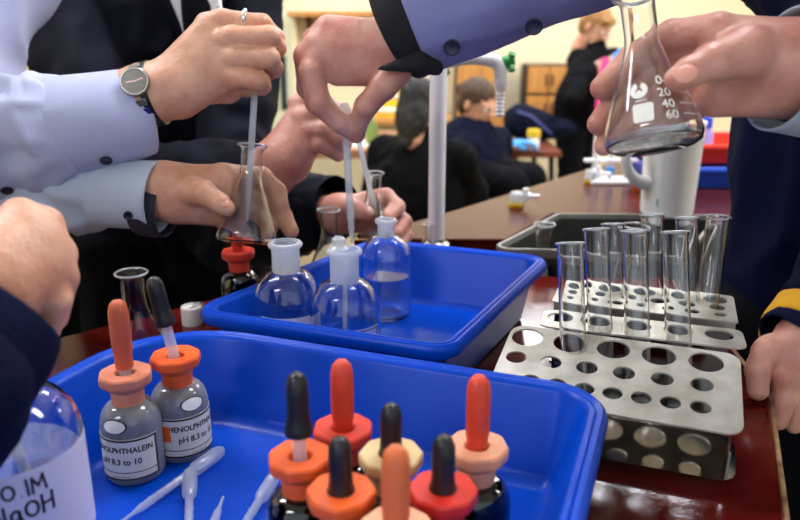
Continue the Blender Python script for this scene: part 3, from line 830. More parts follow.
def dropper_bottle(label, loc, cap_, bulb, bm_, glass=AMBER, sc=1.0, lift=0.0, lean=(0, 0), paper=None, fill=GREYG, rot=0.0, lab_dp=0.0):
    t = thing('dropper_bottle', label, 'dropper bottle', loc); t.scale = (sc,) * 3
    R, zs, zn, rn = 0.0222, 0.043, 0.061, 0.0100
    pr = [(0, 0.0015), (R * 0.8, 0.0), (R * 0.94, 0.001), (R, 0.004), (R, zs * 0.5), (R, zs)]
    for i in range(1, 8):
        a = i / 7; pr.append((rn + (R - rn) * math.cos(a * PI / 2) ** 0.9, zs + (zn - zs) * math.sin(a * PI / 2)))
    pr.append((rn, 0.070))
    obj('bottle_body', M().lathe(pr + [(rn - 0.0012, 0.070)] + [(max(0, r - 0.0013), z) for r, z in reversed(pr[3:-1])] + [(0, 0.003)], 48), glass, t)
    k = [(0, 0.0032)] + [(r - 0.0018, max(0.0032, z)) for r, z in pr[3:7]]; k += [(0, k[-1][1])]
    obj('liquid', M().lathe(k, 40), fill, t)
    cm = M()
    # eight-sided cap with a round well in the middle, on a collar
    n = 8
    def octa(r, z): return [(r * math.cos(2 * PI * i / 40) * (1 / math.cos(((2 * PI * i / 40 + PI / 8) % (PI / 4)) - PI / 8)) * 0.94, r * math.sin(2 * PI * i / 40) * (1 / math.cos(((2 * PI * i / 40 + PI / 8) % (PI / 4)) - PI / 8)) * 0.94, z) for i in range(40)]
    def circ(r, z): return [(r * math.cos(2 * PI * i / 40), r * math.sin(2 * PI * i / 40), z) for i in range(40)]
    rings = [circ(0.0080, 0.054), circ(0.0112, 0.054), circ(0.0118, 0.056), circ(0.0122, 0.066), octa(0.0168, 0.0700), octa(0.0190, 0.0718), octa(0.0196, 0.0732), octa(0.0196, 0.0785), octa(0.0186, 0.0800), circ(0.0082, 0.0796), circ(0.0070, 0.0785), circ(0.0066, 0.072), circ(0.0001, 0.0715)]
    rings = [[(x, y, z + 0.005) for x, y, z in r_] for r_ in rings]
    vs = [p for r_ in rings for p in r_]; fs = []
    for a in range(len(rings) - 1):
        for i in range(40):
            j = (i + 1) % 40; fs.append((a * 40 + i, a * 40 + j, (a + 1) * 40 + j, (a + 1) * 40 + i))
    cmx = Matrix.Rotation(rot, 3, 'Z')
    obj('cap', cm.add([cmx @ Vector(v) for v in vs], fs), CAPS[cap_], t, auto=28)
    if bulb:
        tiltm = Matrix.Rotation(lean[0], 3, 'X') @ Matrix.Rotation(lean[1], 3, 'Y'); base = Vector((0, 0, 0.078))
        if bulb == 'long': pf = [(0.0, 0), (0.0060, 0), (0.0066, 0.002), (0.0064, 0.010), (0.0072, 0.014), (0.0074, 0.030), (0.0072, 0.044), (0.0060, 0.0495), (0.0035, 0.0525), (0, 0.0535)]
        else: pf = [(0.0, 0), (0.0082, 0), (0.0086, 0.002), (0.0078, 0.005), (0.0068, 0.010), (0.0064, 0.016), (0.0066, 0.024), (0.0063, 0.031), (0.0046, 0.0352), (0.0024, 0.0368), (0, 0.0372)]
        pf = [(r, z * (1.0 if bulb == 'long' else 1.06)) for r, z in pf]
        pts = [tiltm @ Vector((0, 0, z)) for z in (-0.055, -0.02, 0.0, lift + 0.006)]
        obj('dropper_tube', M().tube([p + base for p in pts], [0.0018, 0.0035, 0.0042, 0.0042], 16), PLAST, t)
        obj('bulb', M().lathe([(r, z + lift) for r, z in pf], 32, c=base, mx=tiltm), bm_, t, auto=60)
    rad = radf(pr[1:]); ph = math.atan2(-loc[1], -loc[0])
    if paper:
        w = 0.058; pc = ph + lab_dp
        l = obj('label', patch(rad, pc, w, 0.006, 0.0400), PAPER, t)
        framed(rad, pc, 0.0064, 0.0396, w - 0.001, l, 0.0014)
        if lab_dp > 0: obj('orange_mark', patch(rad, pc - (w / 2 - 0.0052) / R, 0.0055, 0.0205, 0.0335, 0.0009, n=4), mat('orange_print', (232, 104, 30), 0.5), l)
        q = patch(rad, pc, w - 0.004, 0.0125, 0.0130, 0.0007, nz=1); obj('label_line', q, INK, l)
        for txt, sz, z, dx in paper:
            vs, fs = text_mesh(txt, sz, bold=0.00014); vs = [(v[0] * 0.92, v[1]) for v in vs]; obj('lettering', M().add(wrap(vs, rad, pc + dx / R, z, 0.0008), fs), INK, l, smooth=False)
        # oval label on the shoulder
        vs = []
        for i in range(29):
            a = 2 * PI * i / 28; vs.append((0.0088 * math.cos(a), 0.0046 * math.sin(a)))
        for sc_, mm, of, nm in ((1.12, INK, 0.0004, 'oval_border'), (1.0, mat('white_oval_label', (240, 240, 236), 0.5), 0.0007, 'oval_label')):
            pts = wrap([(x * sc_, y * sc_) for x, y in vs[:-1]], rad, pc - 0.1, 0.0500, of + 0.0003); cen = wrap([(0, 0)], rad, pc - 0.1, 0.0500, of + 0.0006)
            obj(nm, M().add(cen + pts, [(0, i + 1, (i + 1) % 28 + 1) for i in range(28)]), mm, t)
    return t
CZ = TF + 0.085
def dz(px, py): p = Z(px, py, CZ); return (p.x, p.y, TF)
CLEAR = GREYG
dropper_bottle('grey labelled phenolphthalein bottle with salmon cap and terracotta dropper bulb', dz(125, 371), 'salmon', 'long', TERRA, GREYG, lift=0.010, rot=0.3, lab_dp=-0.50,
               paper=(('PHENOLPHTHALEIN', 0.0064, 0.0310, -0.001), ('pH 8.3 to 10', 0.0068, 0.0215, 0.0), ('-- --- - ---- ---', 0.0028, 0.0095, 0.0)))
dropper_bottle('labelled phenolphthalein bottle with orange cap and dropper tilted out of it', dz(175, 354), 'orange', 'short', BLACKR, GREYG, lift=0.034, lean=(0.08, -0.13), rot=0.1, lab_dp=0.55,
               paper=(('PHENOLPHTHALEIN', 0.0064, 0.0310, 0.0), ('pH 8.3 to 10', 0.0068, 0.0215, 0.0), ('-- --- - ---- ---', 0.0028, 0.0095, 0.0)))
dropper_bottle('brown dropper bottle with orange cap and black bulb raised on a clear stem', dz(300, 454), 'orange', 'short', BLACKR, lift=0.021, rot=0.2)
dropper_bottle('brown dropper bottle with coral cap and straight red bulb at the back of cluster', dz(343, 426), 'scarlet', 'long', REDR, rot=0.0)
dropper_bottle('brown dropper bottle with cream cap and black bulb in the middle of cluster', dz(391, 452), 'cream', 'short', BLACKR, rot=0.4)
dropper_bottle('dark dropper bottle with peach cap and tall red bulb, right end of cluster', dz(477, 444), 'peach', 'long', REDR, rot=0.15, fill=mat('black_liquid', (12, 10, 10), 0.2))
dropper_bottle('brown dropper bottle with bright red cap and black bulb, front right of cluster', dz(443, 487), 'red', 'short', BLACKR, rot=0.3)
dropper_bottle('brown dropper bottle with orange cap and black bulb pushed fully in, front of cluster', dz(341, 489), 'orange', 'short', BLACKR, rot=0.35)
p = Z(390, 526, CZ)
dropper_bottle('dropper bottle with peach cap and orange bulb nearest the camera', (p.x + 0.003, p.y, TF), 'peach', 'long', ORB, rot=0.1)
p = Z(238, 250, BENCH + 0.085)
dropper_bottle('brown dropper bottle with red cap and bulb behind the far blue tray', (p.x, p.y, BENCH), 'scarlet', 'long', REDR, rot=0.1)

# ------------------------------------------------------------------ plastic transfer pipettes lying in the tray
def pipette(label, tip, end, rb=0.0056, z=None):
    """graduated plastic pipette lying on the tray floor, from its tip to its bulb"""
    a, b = Vector(tip), Vector(end); L = (b - a).length
    t = thing('plastic_pipette', label, 'pipette', a, along(a, b))
    obj('stem', M().lathe([(0, 0), (0.0010, 0), (0.0013, L * 0.12), (0.0028, L * 0.20), (0.0030, L * 0.62), (0.0030, L * 0.66)], 16), PLAST, t)
    obj('bulb', M().lathe([(0.0029, L * 0.655), (rb * 0.95, L * 0.70), (rb, L * 0.76), (rb, L * 0.92), (rb * 0.8, L * 0.97), (rb * 0.4, L), (0, L)], 20), PLAST, t)
    m = M()
    for k in (0.28, 0.36, 0.44, 0.52): m.lathe([(0.0030, L * k), (0.0033, L * k + 0.0003), (0.0033, L * k + 0.0008), (0.0030, L * k + 0.001)], 16, close=True)
    obj('graduation', m, PLAST, t)
    return t
TZ = TF + 0.006
pipette('plastic pipette lying diagonally with its bulb by the phenolphthalein bottles', Z(118, 524, TF + 0.004), Z(223, 449, TZ + 0.002))
pipette('plastic pipette pointing at the camera with short upright bulb left of centre', Z(188, 560, TF + 0.004), Z(190, 470, TZ))
pipette('plastic pipette with only its thin tip showing on the tray floor', Z(223, 497, TF + 0.003), Z(190, 590, TZ))
pipette('left one of two pipettes lying side by side near the orange caps', Z(222, 560, TF + 0.004), Z(276, 474, TZ), 0.0052)
pipette('right one of two pipettes lying side by side near the orange caps', Z(252, 556, TF + 0.004), Z(290, 480, TZ), 0.0052)
p, q = Z(352, 274, TF + 0.012), Z(384, 264, TF + 0.016)
def glass_pipette(label, top, tip, r=0.0028, wide=None, name='glass_pipette'):
    a, b = Vector(tip), Vector(top); L = (b - a).length
    t = thing(name, label, 'pipette', a, along(a, b))
    obj('stem', M().lathe([(0, 0), (0.0012, 0), (r * 0.7, 0.012), (r, 0.03), (r, L)], 16), PLAST, t)
    obj('bulb', M().lathe([(r, L - 0.002), (r * 1.8, L + 0.006), (r * 1.9, L + 0.024), (r, L + 0.032), (0, L + 0.033)], 16), PLAST, t)
    m = M()
    for k in range(1, 7): m.lathe([(r, L * k / 8), (r * 1.12, L * k / 8 + 0.0004), (r * 1.12, L * k / 8 + 0.001), (r, L * k / 8 + 0.0014)], 16, close=True)
    obj('graduation', m, PLAST, t)
    return t
glass_pipette('clear pipette dipping into the flask below the ringed hand', Q(255, 84, 0.80), Q(247, 222, 0.80), 0.0034)
glass_pipette('clear pipette held upright above the mouth of the middle reagent bottle', Q(346, 132, 0.835), Q(352, 243, 0.835), 0.0040)
glass_pipette('clear pipette slanting down into the small flask', Q(359, 142, 0.93), Q(376, 214, 1.045), 0.0032)

# ------------------------------------------------------------------ tap, jug and the things on the far bench
WTAP = mat('white_tap_enamel', (214, 214, 216), 0.3, var=0.04)
GRN = mat('green_plastic', (24, 128, 52), 0.4)
b0 = Z(436, 246, FB); 
t = thing('lab_tap', 'white swan-neck laboratory tap with green knob beside the sink', 'tap', (b0.x, b0.y, FB))
tb = Q(431, 40, b0.y * 0.97)
tc = Vector((b0.x, b0.y, FB))
topz = Q(432, 48, 1.10).z
obj('base', M().lathe([(0, 0), (0.020, 0), (0.020, 0.004), (0.0135, 0.008), (0.0125, 0.012), (0, 0.012)], 28), STEEL, t)
obj('column', M().lathe([(0, 0.01), (0.0118, 0.01), (0.0118, topz - FB + 0.03), (0.009, topz - FB + 0.04), (0, topz - FB + 0.041)], 28), WTAP, t)
cy = b0.y
pts = [(Vector((b0.x, cy, Q(435, 58, 1.10).z)), 0.009), (Q(447, 62, 1.10), 0.009), (Q(470, 58, 1.12), 0.010), (Q(490, 60, 1.14), 0.0105), (Q(499, 66, 1.145), 0.0105), (Q(501, 80, 1.15), 0.0095)]
sp = spline(pts, 0.004)
obj('swan_neck', M().tube([p for p, r in sp], [r for p, r in sp], 20), WTAP, t, world=True)
nz0 = Q(501, 80, 1.15)
nm = M().lathe([(0, 0.004), (0.0095, 0.003), (0.011, -0.006), (0.0085, -0.014), (0.0065, -0.018)] + [q for k in range(6) for q in ((0.0066, -0.020 - 0.006 * k), (0.0078, -0.0215 - 0.006 * k), (0.0056, -0.0245 - 0.006 * k))] + [(0.004, -0.056), (0, -0.056)], 20, c=nz0)
obj('nozzle', nm, WTAP, t, world=True)
kn = Q(508, 62, 1.145)
km = M().lathe([(0, -0.012), (0.008, -0.012), (0.010, 0.0), (0.006, 0.010), (0, 0.011)], 20, c=kn, mx=Matrix.Rotation(PI / 2, 3, 'Y'))
for s in range(4):
    a = PI / 4 + s * PI / 2; km.tube([kn + Vector((0.002, 0, 0)), kn + Vector((0.006, 0.014 * math.cos(a), 0.018 * math.sin(a)))], [0.0055, 0.0045], 10)
obj('knob', km, GRN, t, world=True)
kn2 = Q(443, 74, 1.09)
obj('knob', M().tube([kn2 + Vector((-0.012, 0.0, -0.004)), kn2 + Vector((0.008, 0.0, 0.006))], [0.009, 0.006], 12), GRN, t, world=True)
# jug
p = Z(670, 216, FB)
t = thing('plastic_jug', 'white plastic measuring jug with round handle on the far bench', 'jug', (p.x, p.y + 0.02, FB))
jr = [(0, 0), (0.040, 0), (0.043, 0.003), (0.0435, 0.008), (0.0480, 0.150), (0.0500, 0.156), (0.0488, 0.158), (0.0465, 0.150), (0.0418, 0.010), (0.039, 0.004), (0, 0.004)]
obj('jug_body', M().lathe(jr, 64), WHITE, t)
hp = [(Vector((-0.044, -0.012, 0.140)), 0.008), (Vector((-0.070, -0.018, 0.138)), 0.0085), (Vector((-0.084, -0.022, 0.110)), 0.0088), (Vector((-0.078, -0.020, 0.080)), 0.0088), (Vector((-0.060, -0.016, 0.060)), 0.012), (Vector((-0.040, -0.014, 0.054)), 0.015)]
sp = spline(hp, 0.004); obj('handle', M().tube([p_ for p_, r in sp], [r for p_, r in sp], 18, squash=0.75), WHITE, t)
g2 = radf([(r, z) for r, z in jr[2:5]])
vs, fs = text_mesh('1', 0.016, bold=0.0005); obj('lettering', M().add(wrap(vs, g2, math.atan2(-1.3, -0.48) - 0.35, 0.026, 0.0006), fs), mat('green_print', (60, 168, 120), 0.5), t, smooth=False)
# shallow trays behind the jug
def small_tray(label, c, w, d, h, m, z, rz):
    R_ = Matrix.Rotation(rz, 2)
    poly = [R_ @ Vector((sx * w / 2, sy * d / 2)) + Vector(c) for sx, sy in ((-1, -1), (1, -1), (1, 1), (-1, 1))]
    return tray('plastic_tray', label, [tuple(q) for q in poly], [0.02] * 4, h, m, z, slope=0.006, lip=0.006)
p = Z(700, 190, FB)
small_tray('shallow blue plastic tray behind the jug, under the red tray', (p.x + 0.055, p.y + 0.10), 0.31, 0.20, 0.045, mat('royal_blue_plastic', (20, 76, 200), 0.3), FB, 0.0)
small_tray('red plastic tray stacked on the blue one behind the jug', (p.x + 0.055, p.y + 0.115), 0.30, 0.19, 0.042, mat('red_tray_plastic', (226, 44, 22), 0.35), FB + 0.0455, 0.02)
pb = Z(716, 150, FB + 0.06)
t = thing('spray_bottle', 'small white bottle with blue cap standing in the red tray', 'bottle', (p.x + 0.045, p.y + 0.12, FB + 0.0495))
obj('body', M().lathe([(0, 0), (0.018, 0), (0.018, 0.045), (0.008, 0.060), (0, 0.06)], 24), mat('lavender_plastic', (150, 150, 214), 0.4), t)
obj('cap', M().lathe([(0, 0.058), (0.013, 0.058), (0.013, 0.078), (0.006, 0.084), (0, 0.084)], 24), mat('blue_cap', (30, 80, 220), 0.4), t)
# white stand
p = Z(609, 182, FB)
t = thing('burette_stand', 'white plastic stand with crossbar on the far bench left of the jug', 'stand', (p.x, p.y, FB))
obj('base', M().box((0, 0, 0.004), (0.09, 0.06, 0.008)), WHITE, t, bevel=0.002)
for X in (-0.032, 0.0, 0.034): obj('upright', M().tube([(X, 0, 0.006), (X, 0, 0.13)], 0.006 if X < 0 else 0.004, 14), WHITE if X < 0 else PLAST, t)
obj('crossbar', M().box((0.0, 0.0, 0.045), (0.11, 0.012, 0.008)), WHITE, t, bevel=0.002)
obj('clamp', M().lathe([(0, 0), (0.009, 0), (0.009, 0.016), (0, 0.016)], 16, c=(0.0, 0, 0.016)), mat('blue_clamp', (60, 140, 210), 0.4), t)
p = Z(637, 190, FB)
t = thing('rubber_bung', 'small orange rubber bung on the far bench beside the jug handle', 'bung', (p.x, p.y, FB))
obj('bung', M().lathe([(0, 0), (0.009, 0), (0.011, 0.003), (0.013, 0.018), (0.012, 0.020), (0, 0.020)], 24), ORB, t)
for (px, py, lab) in ((516, 207, 'small clear pot with yellow base and white valve, middle of far bench'), (590, 183, 'small clear pot with yellow base and white valve near the standing student')):
    p = Z(px, py, FB)
    t = thing('valve_pot', lab, 'pot', (p.x, p.y, FB), group='small pots with white valves')
    s = 1.0
    obj('base', M().lathe([(0, 0), (0.012, 0), (0.013, 0.002), (0.0125, 0.008), (0, 0.008)], 24), YEL, t)
    obj('pot_body', M().lathe([(0, 0.008), (0.012, 0.008), (0.012, 0.024), (0.009, 0.028), (0, 0.028)], 24), PLAST, t)
    vm = M().tube([(-0.004, 0, 0.022), (0.040, -0.004, 0.020)], 0.0036, 12).tube([(0.016, -0.002, 0.012), (0.016, -0.002, 0.034)], 0.0048, 12).tube([(0.024, -0.012, 0.021), (0.024, 0.010, 0.021)], 0.004, 12)
    obj('valve', vm, WHITE, t)
# small things behind the far tray, at its left end
p = Z(191, 306, BENCH + 0.022)
t = thing('bottle_cap', 'white plastic bottle cap on the bench left of the far tray', 'cap', (p.x, p.y, BENCH))
obj('cap_body', M().lathe([(0, 0), (0.0115, 0), (0.012, 0.001), (0.012, 0.021), (0.0108, 0.0225), (0.0105, 0.0195), (0, 0.0195)], 32), WHITE, t)
p = Z(201, 314, BENCH + 0.012)
t = thing('glass_stopper', 'faceted glass stopper lying beside the white cap', 'stopper', (p.x - 0.002, p.y + 0.004, BENCH + 0.0145), (0.9, 0.5, 0.4))
obj('head', M().lathe([(0, 0.008), (0.008, 0.006), (0.012, 0.0), (0.008, -0.005), (0, -0.006)], 8), GLASS, t, smooth=False)
obj('plug', M().lathe([(0.0, -0.005), (0.006, -0.006), (0.0045, -0.012), (0, -0.012)], 20), FROST, t)
# lab stool seen past the far tray
p = Q(312, 243, 1.55)
WOODS = mat('honey_wood', (182, 130, 66), 0.4, var=0.2, scale=12)
t = thing('lab_stool', 'wooden laboratory stool behind the suited student', 'stool', (p.x - 0.05, p.y + 0.1, 0))
obj('seat', M().lathe([(0, 0.60), (0.16, 0.60), (0.17, 0.61), (0.17, 0.625), (0.16, 0.635), (0, 0.63)], 40), WOODS, t)
for k in range(4):
    a = PI / 4 + k * PI / 2; obj('leg', M().tube([(0.17 * math.cos(a), 0.17 * math.sin(a), 0), (0.12 * math.cos(a), 0.12 * math.sin(a), 0.605)], 0.016, 12), mat('red_brown_wood', (136, 62, 34), 0.4), t)
# ------------------------------------------------------------------ people
def ctrl(*pts): return [(Vector(p[0]), p[1]) for p in pts]
def arm(a, b, c, ra=0.046, rb=0.036, rc=0.028): return [cap(a, b, ra, rb), cap(b, c, rb, rc)]
def basis(yaw):
    f = Vector((math.sin(yaw), -math.cos(yaw), 0)); return f, Vector((0, 0, 1)).cross(f)   # facing, left
def head_mesh(c, yaw, pitch=0.0, s=1.0, h=0.0042):
    """c: middle of the head; returns the skin mesh and the place of the eyes and of the hair"""
    R = (Matrix.Rotation(yaw, 3, 'Z') @ Matrix.Rotation(pitch, 3, 'X')); q = R.to_quaternion()
    c = Vector(c)
    def P(x, y, z): return c + R @ (Vector((x, y, z)) * s)      # x: its left, -y: forward
    def E(x, y, z, a, b, d): return ell(P(x, y, z), Vector((a, b, d)) * s, q)
    g = [('add', 0.012 * s, 0.018 * s, [E(0, 0.012, 0.03, 0.075, 0.092, 0.082), E(0, -0.030, -0.030, 0.056, 0.056, 0.070), E(0, -0.052, -0.082, 0.026, 0.026, 0.024), cap(P(0, 0.02, -0.05), P(0, 0.03, -0.16), 0.052 * s, 0.056 * s)]),
         ('add', 0.010 * s, 0.006 * s, [cap(P(0, -0.084, 0.012), P(0, -0.104, -0.020), 0.008 * s, 0.012 * s), E(0.012, -0.092, -0.024, 0.008, 0.01, 0.007), E(-0.012, -0.092, -0.024, 0.008, 0.01, 0.007)]),
         ('add', 0.004 * s, 0.004 * s, [cap(P(-0.019, -0.079, -0.051), P(0.019, -0.079, -0.051), 0.0062 * s), cap(P(-0.015, -0.078, -0.060), P(0.015, -0.078, -0.060), 0.0066 * s)]),
         ('add', 0.008 * s, 0.006 * s, [cap(P(-0.045, -0.070, 0.024), P(-0.014, -0.083, 0.022), 0.008 * s), cap(P(0.045, -0.070, 0.024), P(0.014, -0.083, 0.022), 0.008 * s)]),
         ('sub', 0.010 * s, 0.004, [E(-0.031, -0.088, 0.004, 0.016, 0.012, 0.009), E(0.031, -0.088, 0.004, 0.016, 0.012, 0.009)]),
         ('add', 0.005 * s, 0.004, [E(-0.078, 0.010, -0.004, 0.009, 0.018, 0.031), E(0.078, 0.010, -0.004, 0.009, 0.018, 0.031)])]
    return sdf(g, h * s), P, E
EYE = mat('eye_white', (236, 232, 226), 0.2); IRIS = mat('dark_iris', (44, 30, 22), 0.2)
def face_bits(P, E, root, s, hair, style, brow=True):
    for sx in (-1, 1):
        e_ = obj('eye', sdf([('add', 0, 0, [E(sx * 0.031, -0.076, 0.004, 0.0125, 0.0115, 0.0085)])], 0.003 * s), EYE, root, world=True)
        obj('iris', sdf([('add', 0, 0, [E(sx * 0.031, -0.0852, 0.003, 0.0055, 0.004, 0.0055)])], 0.0018 * s), IRIS, e_, world=True)
    obj('lips', sdf([('add', 0.002, 0.002, [cap(P(-0.016, -0.0825, -0.0545), P(0.016, -0.0825, -0.0545), 0.0048 * s)])], 0.002 * s), mat('lip_skin', (188, 104, 96), 0.45), root, world=True)
    pr = [E(0, 0.022, 0.045, 0.082, 0.096, 0.084)]
    if style == 'long': pr += [E(0, 0.055, -0.03, 0.078, 0.06, 0.10), cap(P(0.05, 0.07, -0.06), P(0.03, 0.09, -0.20), 0.04 * s, 0.022 * s), cap(P(-0.05, 0.07, -0.06), P(-0.03, 0.09, -0.20), 0.04 * s, 0.022 * s)]
    if style == 'bun': pr += [E(0, 0.05, -0.01, 0.075, 0.06, 0.08), E(0, 0.115, 0.03, 0.035, 0.035, 0.035)]
    if style == 'bob': pr += [E(0, 0.05, -0.05, 0.080, 0.068, 0.115), cap(P(0.0, 0.065, -0.10), P(0.0, 0.075, -0.18), 0.048 * s, 0.030 * s)]
    if style == 'hood': pr += [E(0, 0.05, -0.01, 0.082, 0.065, 0.10)]
    if style == 'fringe': pr += [E(0.0, -0.060, 0.070, 0.06, 0.032, 0.026), E(0, 0.05, 0.0, 0.078, 0.055, 0.085)]
    if style == 'short': pr += [E(0, 0.05, 0.005, 0.077, 0.055, 0.078)]
    g = [('add', 0.01, 0.02, pr), ('sub', 0.008, 0.006, [E(0, -0.100, -0.030, 0.078, 0.085, 0.085)])]
    obj('hair', crumple(sdf(g, 0.006 * s), 0.004, 40), hair, root, world=True)
def person(label, cat_loc, yaw, H, arms, hands, cloth, trou, hair, style='short', shoulder=0.175, skin=SKIN, lean=Vector((0, 0, 0)), sleeve_cloth=None, seated=None, sleeves=True, head_pitch=0.25, head_yaw=None, head_at=None, hs=1.0, amp=0.007, cname='jacket', tr=(0.165, 0.115), vox=0.009):
    """arms: (side, elbow, wrist); hands: finished hand meshes in place, joined to the body inside the sleeves"""
    cx, cy = cat_loc; f, l = basis(yaw); up = Vector((0, 0, 1))
    root = thing('person', label, 'person', (cx, cy, 0))
    s = H / 1.70
    pel = Vector((cx, cy, (0.93 * s if seated is None else seated + 0.20)))
    chest = pel + up * 0.36 * s + lean * 0.7; neckp = pel + up * 0.53 * s + lean
    hd = neckp + up * 0.155 * s + f * 0.02 if head_at is None else Vector(head_at)
    if head_at is not None: neckp = hd - (up * 0.155 - f * 0.02) * s; chest = neckp - up * 0.17 * s; 
    SH = {sd: neckp - up * 0.055 * s + l * sd * shoulder * s for sd in (-1, 1)}
    q = Matrix.Rotation(yaw, 3, 'Z').to_quaternion()
    body = [cap(pel, chest, 0.10 * s), cap(chest, neckp, 0.10 * s, 0.055 * s), cap(neckp, hd - up * 0.05, 0.05 * s)]
    body += [cap(SH[-1], SH[1], 0.05 * s)]
    coat = [ell(chest - up * 0.08 * s, Vector((tr[0], tr[1], 0.25)) * s, q), ell((pel + chest) / 2, Vector((tr[0] * 0.94, tr[1], 0.25)) * s, q), ell(pel + up * 0.02, Vector((tr[0] * 1.0, tr[1] * 1.02, 0.17)) * s, q), cap(SH[-1] - up * 0.01, SH[1] - up * 0.01, 0.066 * s), cap(neckp - up * 0.04, neckp + up * 0.015, 0.085 * s, 0.064 * s)]
    sl = []
    for sd, el, wr in arms:
        body += arm(SH[sd], el, wr, 0.045 * s, 0.037 * s, 0.028 * s)
        sl += [cap(SH[sd], el, 0.070 * s, 0.056 * s)]
        if sleeves: sl += [cap(el, wr, 0.056 * s, 0.046 * s)]
    kn = []; legs = []
    for sd in (-1, 1):
        hip = pel + l * sd * 0.09 * s - up * 0.03
        if seated is None: knee = Vector((hip.x, hip.y, 0.49 * s)) + f * 0.02; ank = Vector((hip.x, hip.y, 0.09))
        else: knee = hip + f * 0.42 * s - up * 0.02; ank = Vector((knee.x, knee.y, 0.09)) - f * 0.04
        toe = ank + f * 0.15 * s - up * 0.045
        body += [cap(hip, knee, 0.075 * s, 0.052 * s), cap(knee, ank, 0.052 * s, 0.036 * s), cap(ank, toe, 0.034 * s, 0.026 * s)]
        legs += [cap(hip, knee, 0.114 * s, 0.075 * s), cap(knee, ank, 0.075 * s, 0.062 * s)]
        kn.append((ank, toe))
    bm_ = sdf([('add', 0.02, 0.03, body)], 0.011)
    hm, P, E = head_mesh(hd, yaw if head_yaw is None else head_yaw, head_pitch, s * hs)
    obj('body', merge(bm_, hm, *hands), skin, root, world=True, auto=0)
    obj(cname, crumple(sdf([('add', 0.02, 0.05, coat), ('add', 0.03, 0.02, sl)], vox), amp, 11, cx * 7), cloth, root, world=True, auto=0)
    obj('trousers', crumple(sdf([('add', 0.02, 0.03, legs + [ell(pel, Vector((tr[0] * 0.93, tr[1] * 0.95, 0.14)) * s, q)])], 0.012), 0.005, 9), trou, root, world=True, auto=0)
    for ank, toe in kn:
        obj('shoe', sdf([('add', 0.01, 0.02, [cap(ank - up * 0.03, toe, 0.046 * s, 0.036 * s), cap(ank - up * 0.05 * s, toe - up * 0.005, 0.036 * s)])], 0.008), BLACKR, root, world=True)
    face_bits(P, E, root, s * hs, hair, style)
    return root
def hand(palm, fingers, arm_, extra=(), kp=0.010, kf=0.0042, h=0.0015, subs=()):
    g = [('add', 0.006, kp, arm_ + palm)]
    for f_ in fingers: g.append(('add', kf, 0.004, f_))
    for e_ in extra: g.append(('add', 0.006, 0.004, e_))
    for e_ in subs: g.append(('sub', 0.003, 0.0, e_))
    return sdf(g, h)
def simple_hand(wr, d, n, s=1.0, h=0.0028, curl=0.5, side=1):
    """relaxed hand: wr wrist, d towards the fingers, n out of the back of the hand"""
    wr, d = Vector(wr), Vector(d).normalized(); n = Vector(n); n = (n - d * n.dot(d)).normalized(); t = d.cross(n) * side
    palm = [cap(wr + t * o * 0.6 * s, wr + (d * 0.085 + t * o) * s, 0.015 * s, 0.011 * s) for o in (-0.030, -0.010, 0.010, 0.030)]
    fs = []
    for o, ln in ((0.031, 0.072), (0.011, 0.080), (-0.010, 0.075), (-0.030, 0.058)):
        a = wr + (d * 0.088 + t * o) * s; cur = [a]; an = curl * 0.5
        for k, w in enumerate((0.45, 0.3, 0.25)):
            cur.append(cur[-1] + (d * math.cos(an) - n * math.sin(an)) * ln * w * s); an += curl
        fs.append([cap(cur[i], cur[i + 1], (0.0092 - 0.0008 * i) * s, (0.0086 - 0.0008 * i) * s) for i in range(3)])
    a = wr + (d * 0.02 + t * 0.028) * s; b = a + (d * 0.035 + t * 0.022 - n * 0.012) * s; c_ = b + (d * 0.030 + t * 0.004 - n * 0.012) * s
    fs.append([cap(a, b, 0.014 * s, 0.011 * s), cap(b, c_, 0.011 * s, 0.0085 * s)])
    return hand(palm, fs, [cap(wr - d * 0.05 * s, wr, 0.027 * s)], h=h)
def disc(c, nrm, r, th, m, name, parent, holes=True):
    q = Vector(nrm).to_track_quat('Z', 'Y').to_matrix()
    mm = M().lathe([(0, 0), (r * 0.95, 0), (r, th * 0.4), (r, th * 0.8), (r * 0.85, th), (r * 0.6, th * 0.7), (0, th * 0.7)], 24, c=c, mx=q)
    return obj(name, mm, m, parent, world=True)
BUT = mat('navy_button', (24, 26, 52), 0.35)
HAIRB = mat('brown_hair', (74, 48, 30), 0.6, var=0.4, scale=60, stretch=(1, 1, 0.2)); HAIRK = mat('black_hair', (18, 15, 14), 0.6); HAIRY = mat('fair_hair', (170, 122, 66), 0.6, var=0.4, scale=60)
TROU = mat('charcoal_trousers', (13, 13, 18), 0.85, spec=0.08)
camp = Vector((0, 0, CAMZ))

# --- A: pale shirt, at the left; hand with ring above, hand with the flask below
hA1 = hand(chain((172, 80, .785, 19), (216, 32, .785, 15)) + chain((174, 88, .785, 20), (222, 48, .782, 15)) + chain((178, 95, .785, 19), (226, 64, .782, 14)) + chain((182, 101, .79, 16), (226, 78, .785, 13)) + chain((196, 88, .795, 16), (226, 66, .80, 14)) + chain((160, 76, .785, 12), (206, 30, .785, 13)),
    [chain((207, 25, .785, 12.5), (222, 21, .782, 11.5), (262, 24, .785, 9.6), (276, 38, .805, 8.5), (262, 50, .83, 8)),
     chain((217, 42, .78, 12.5), (232, 38, .772, 12), (269, 37, .768, 11), (277, 48, .80, 9), (262, 66, .82, 8)),
     chain((222, 58, .78, 12), (236, 57, .772, 11.5), (269, 58, .768, 10.5), (274, 68, .795, 9), (256, 80, .812, 8)),
     chain((220, 75, .785, 12), (236, 77, .776, 10.5), (260, 81, .772, 9.6), (262, 86, .795, 8.5), (246, 90, .81, 7.5)),
     chain((190, 92, .80, 14), (228, 92, .815, 11), (252, 82, .812, 8.5))],
    chain((20, 128, .80, 30), (100, 108, .795, 30), (148, 95, .79, 30), (176, 88, .788, 26)), kf=0.0022)
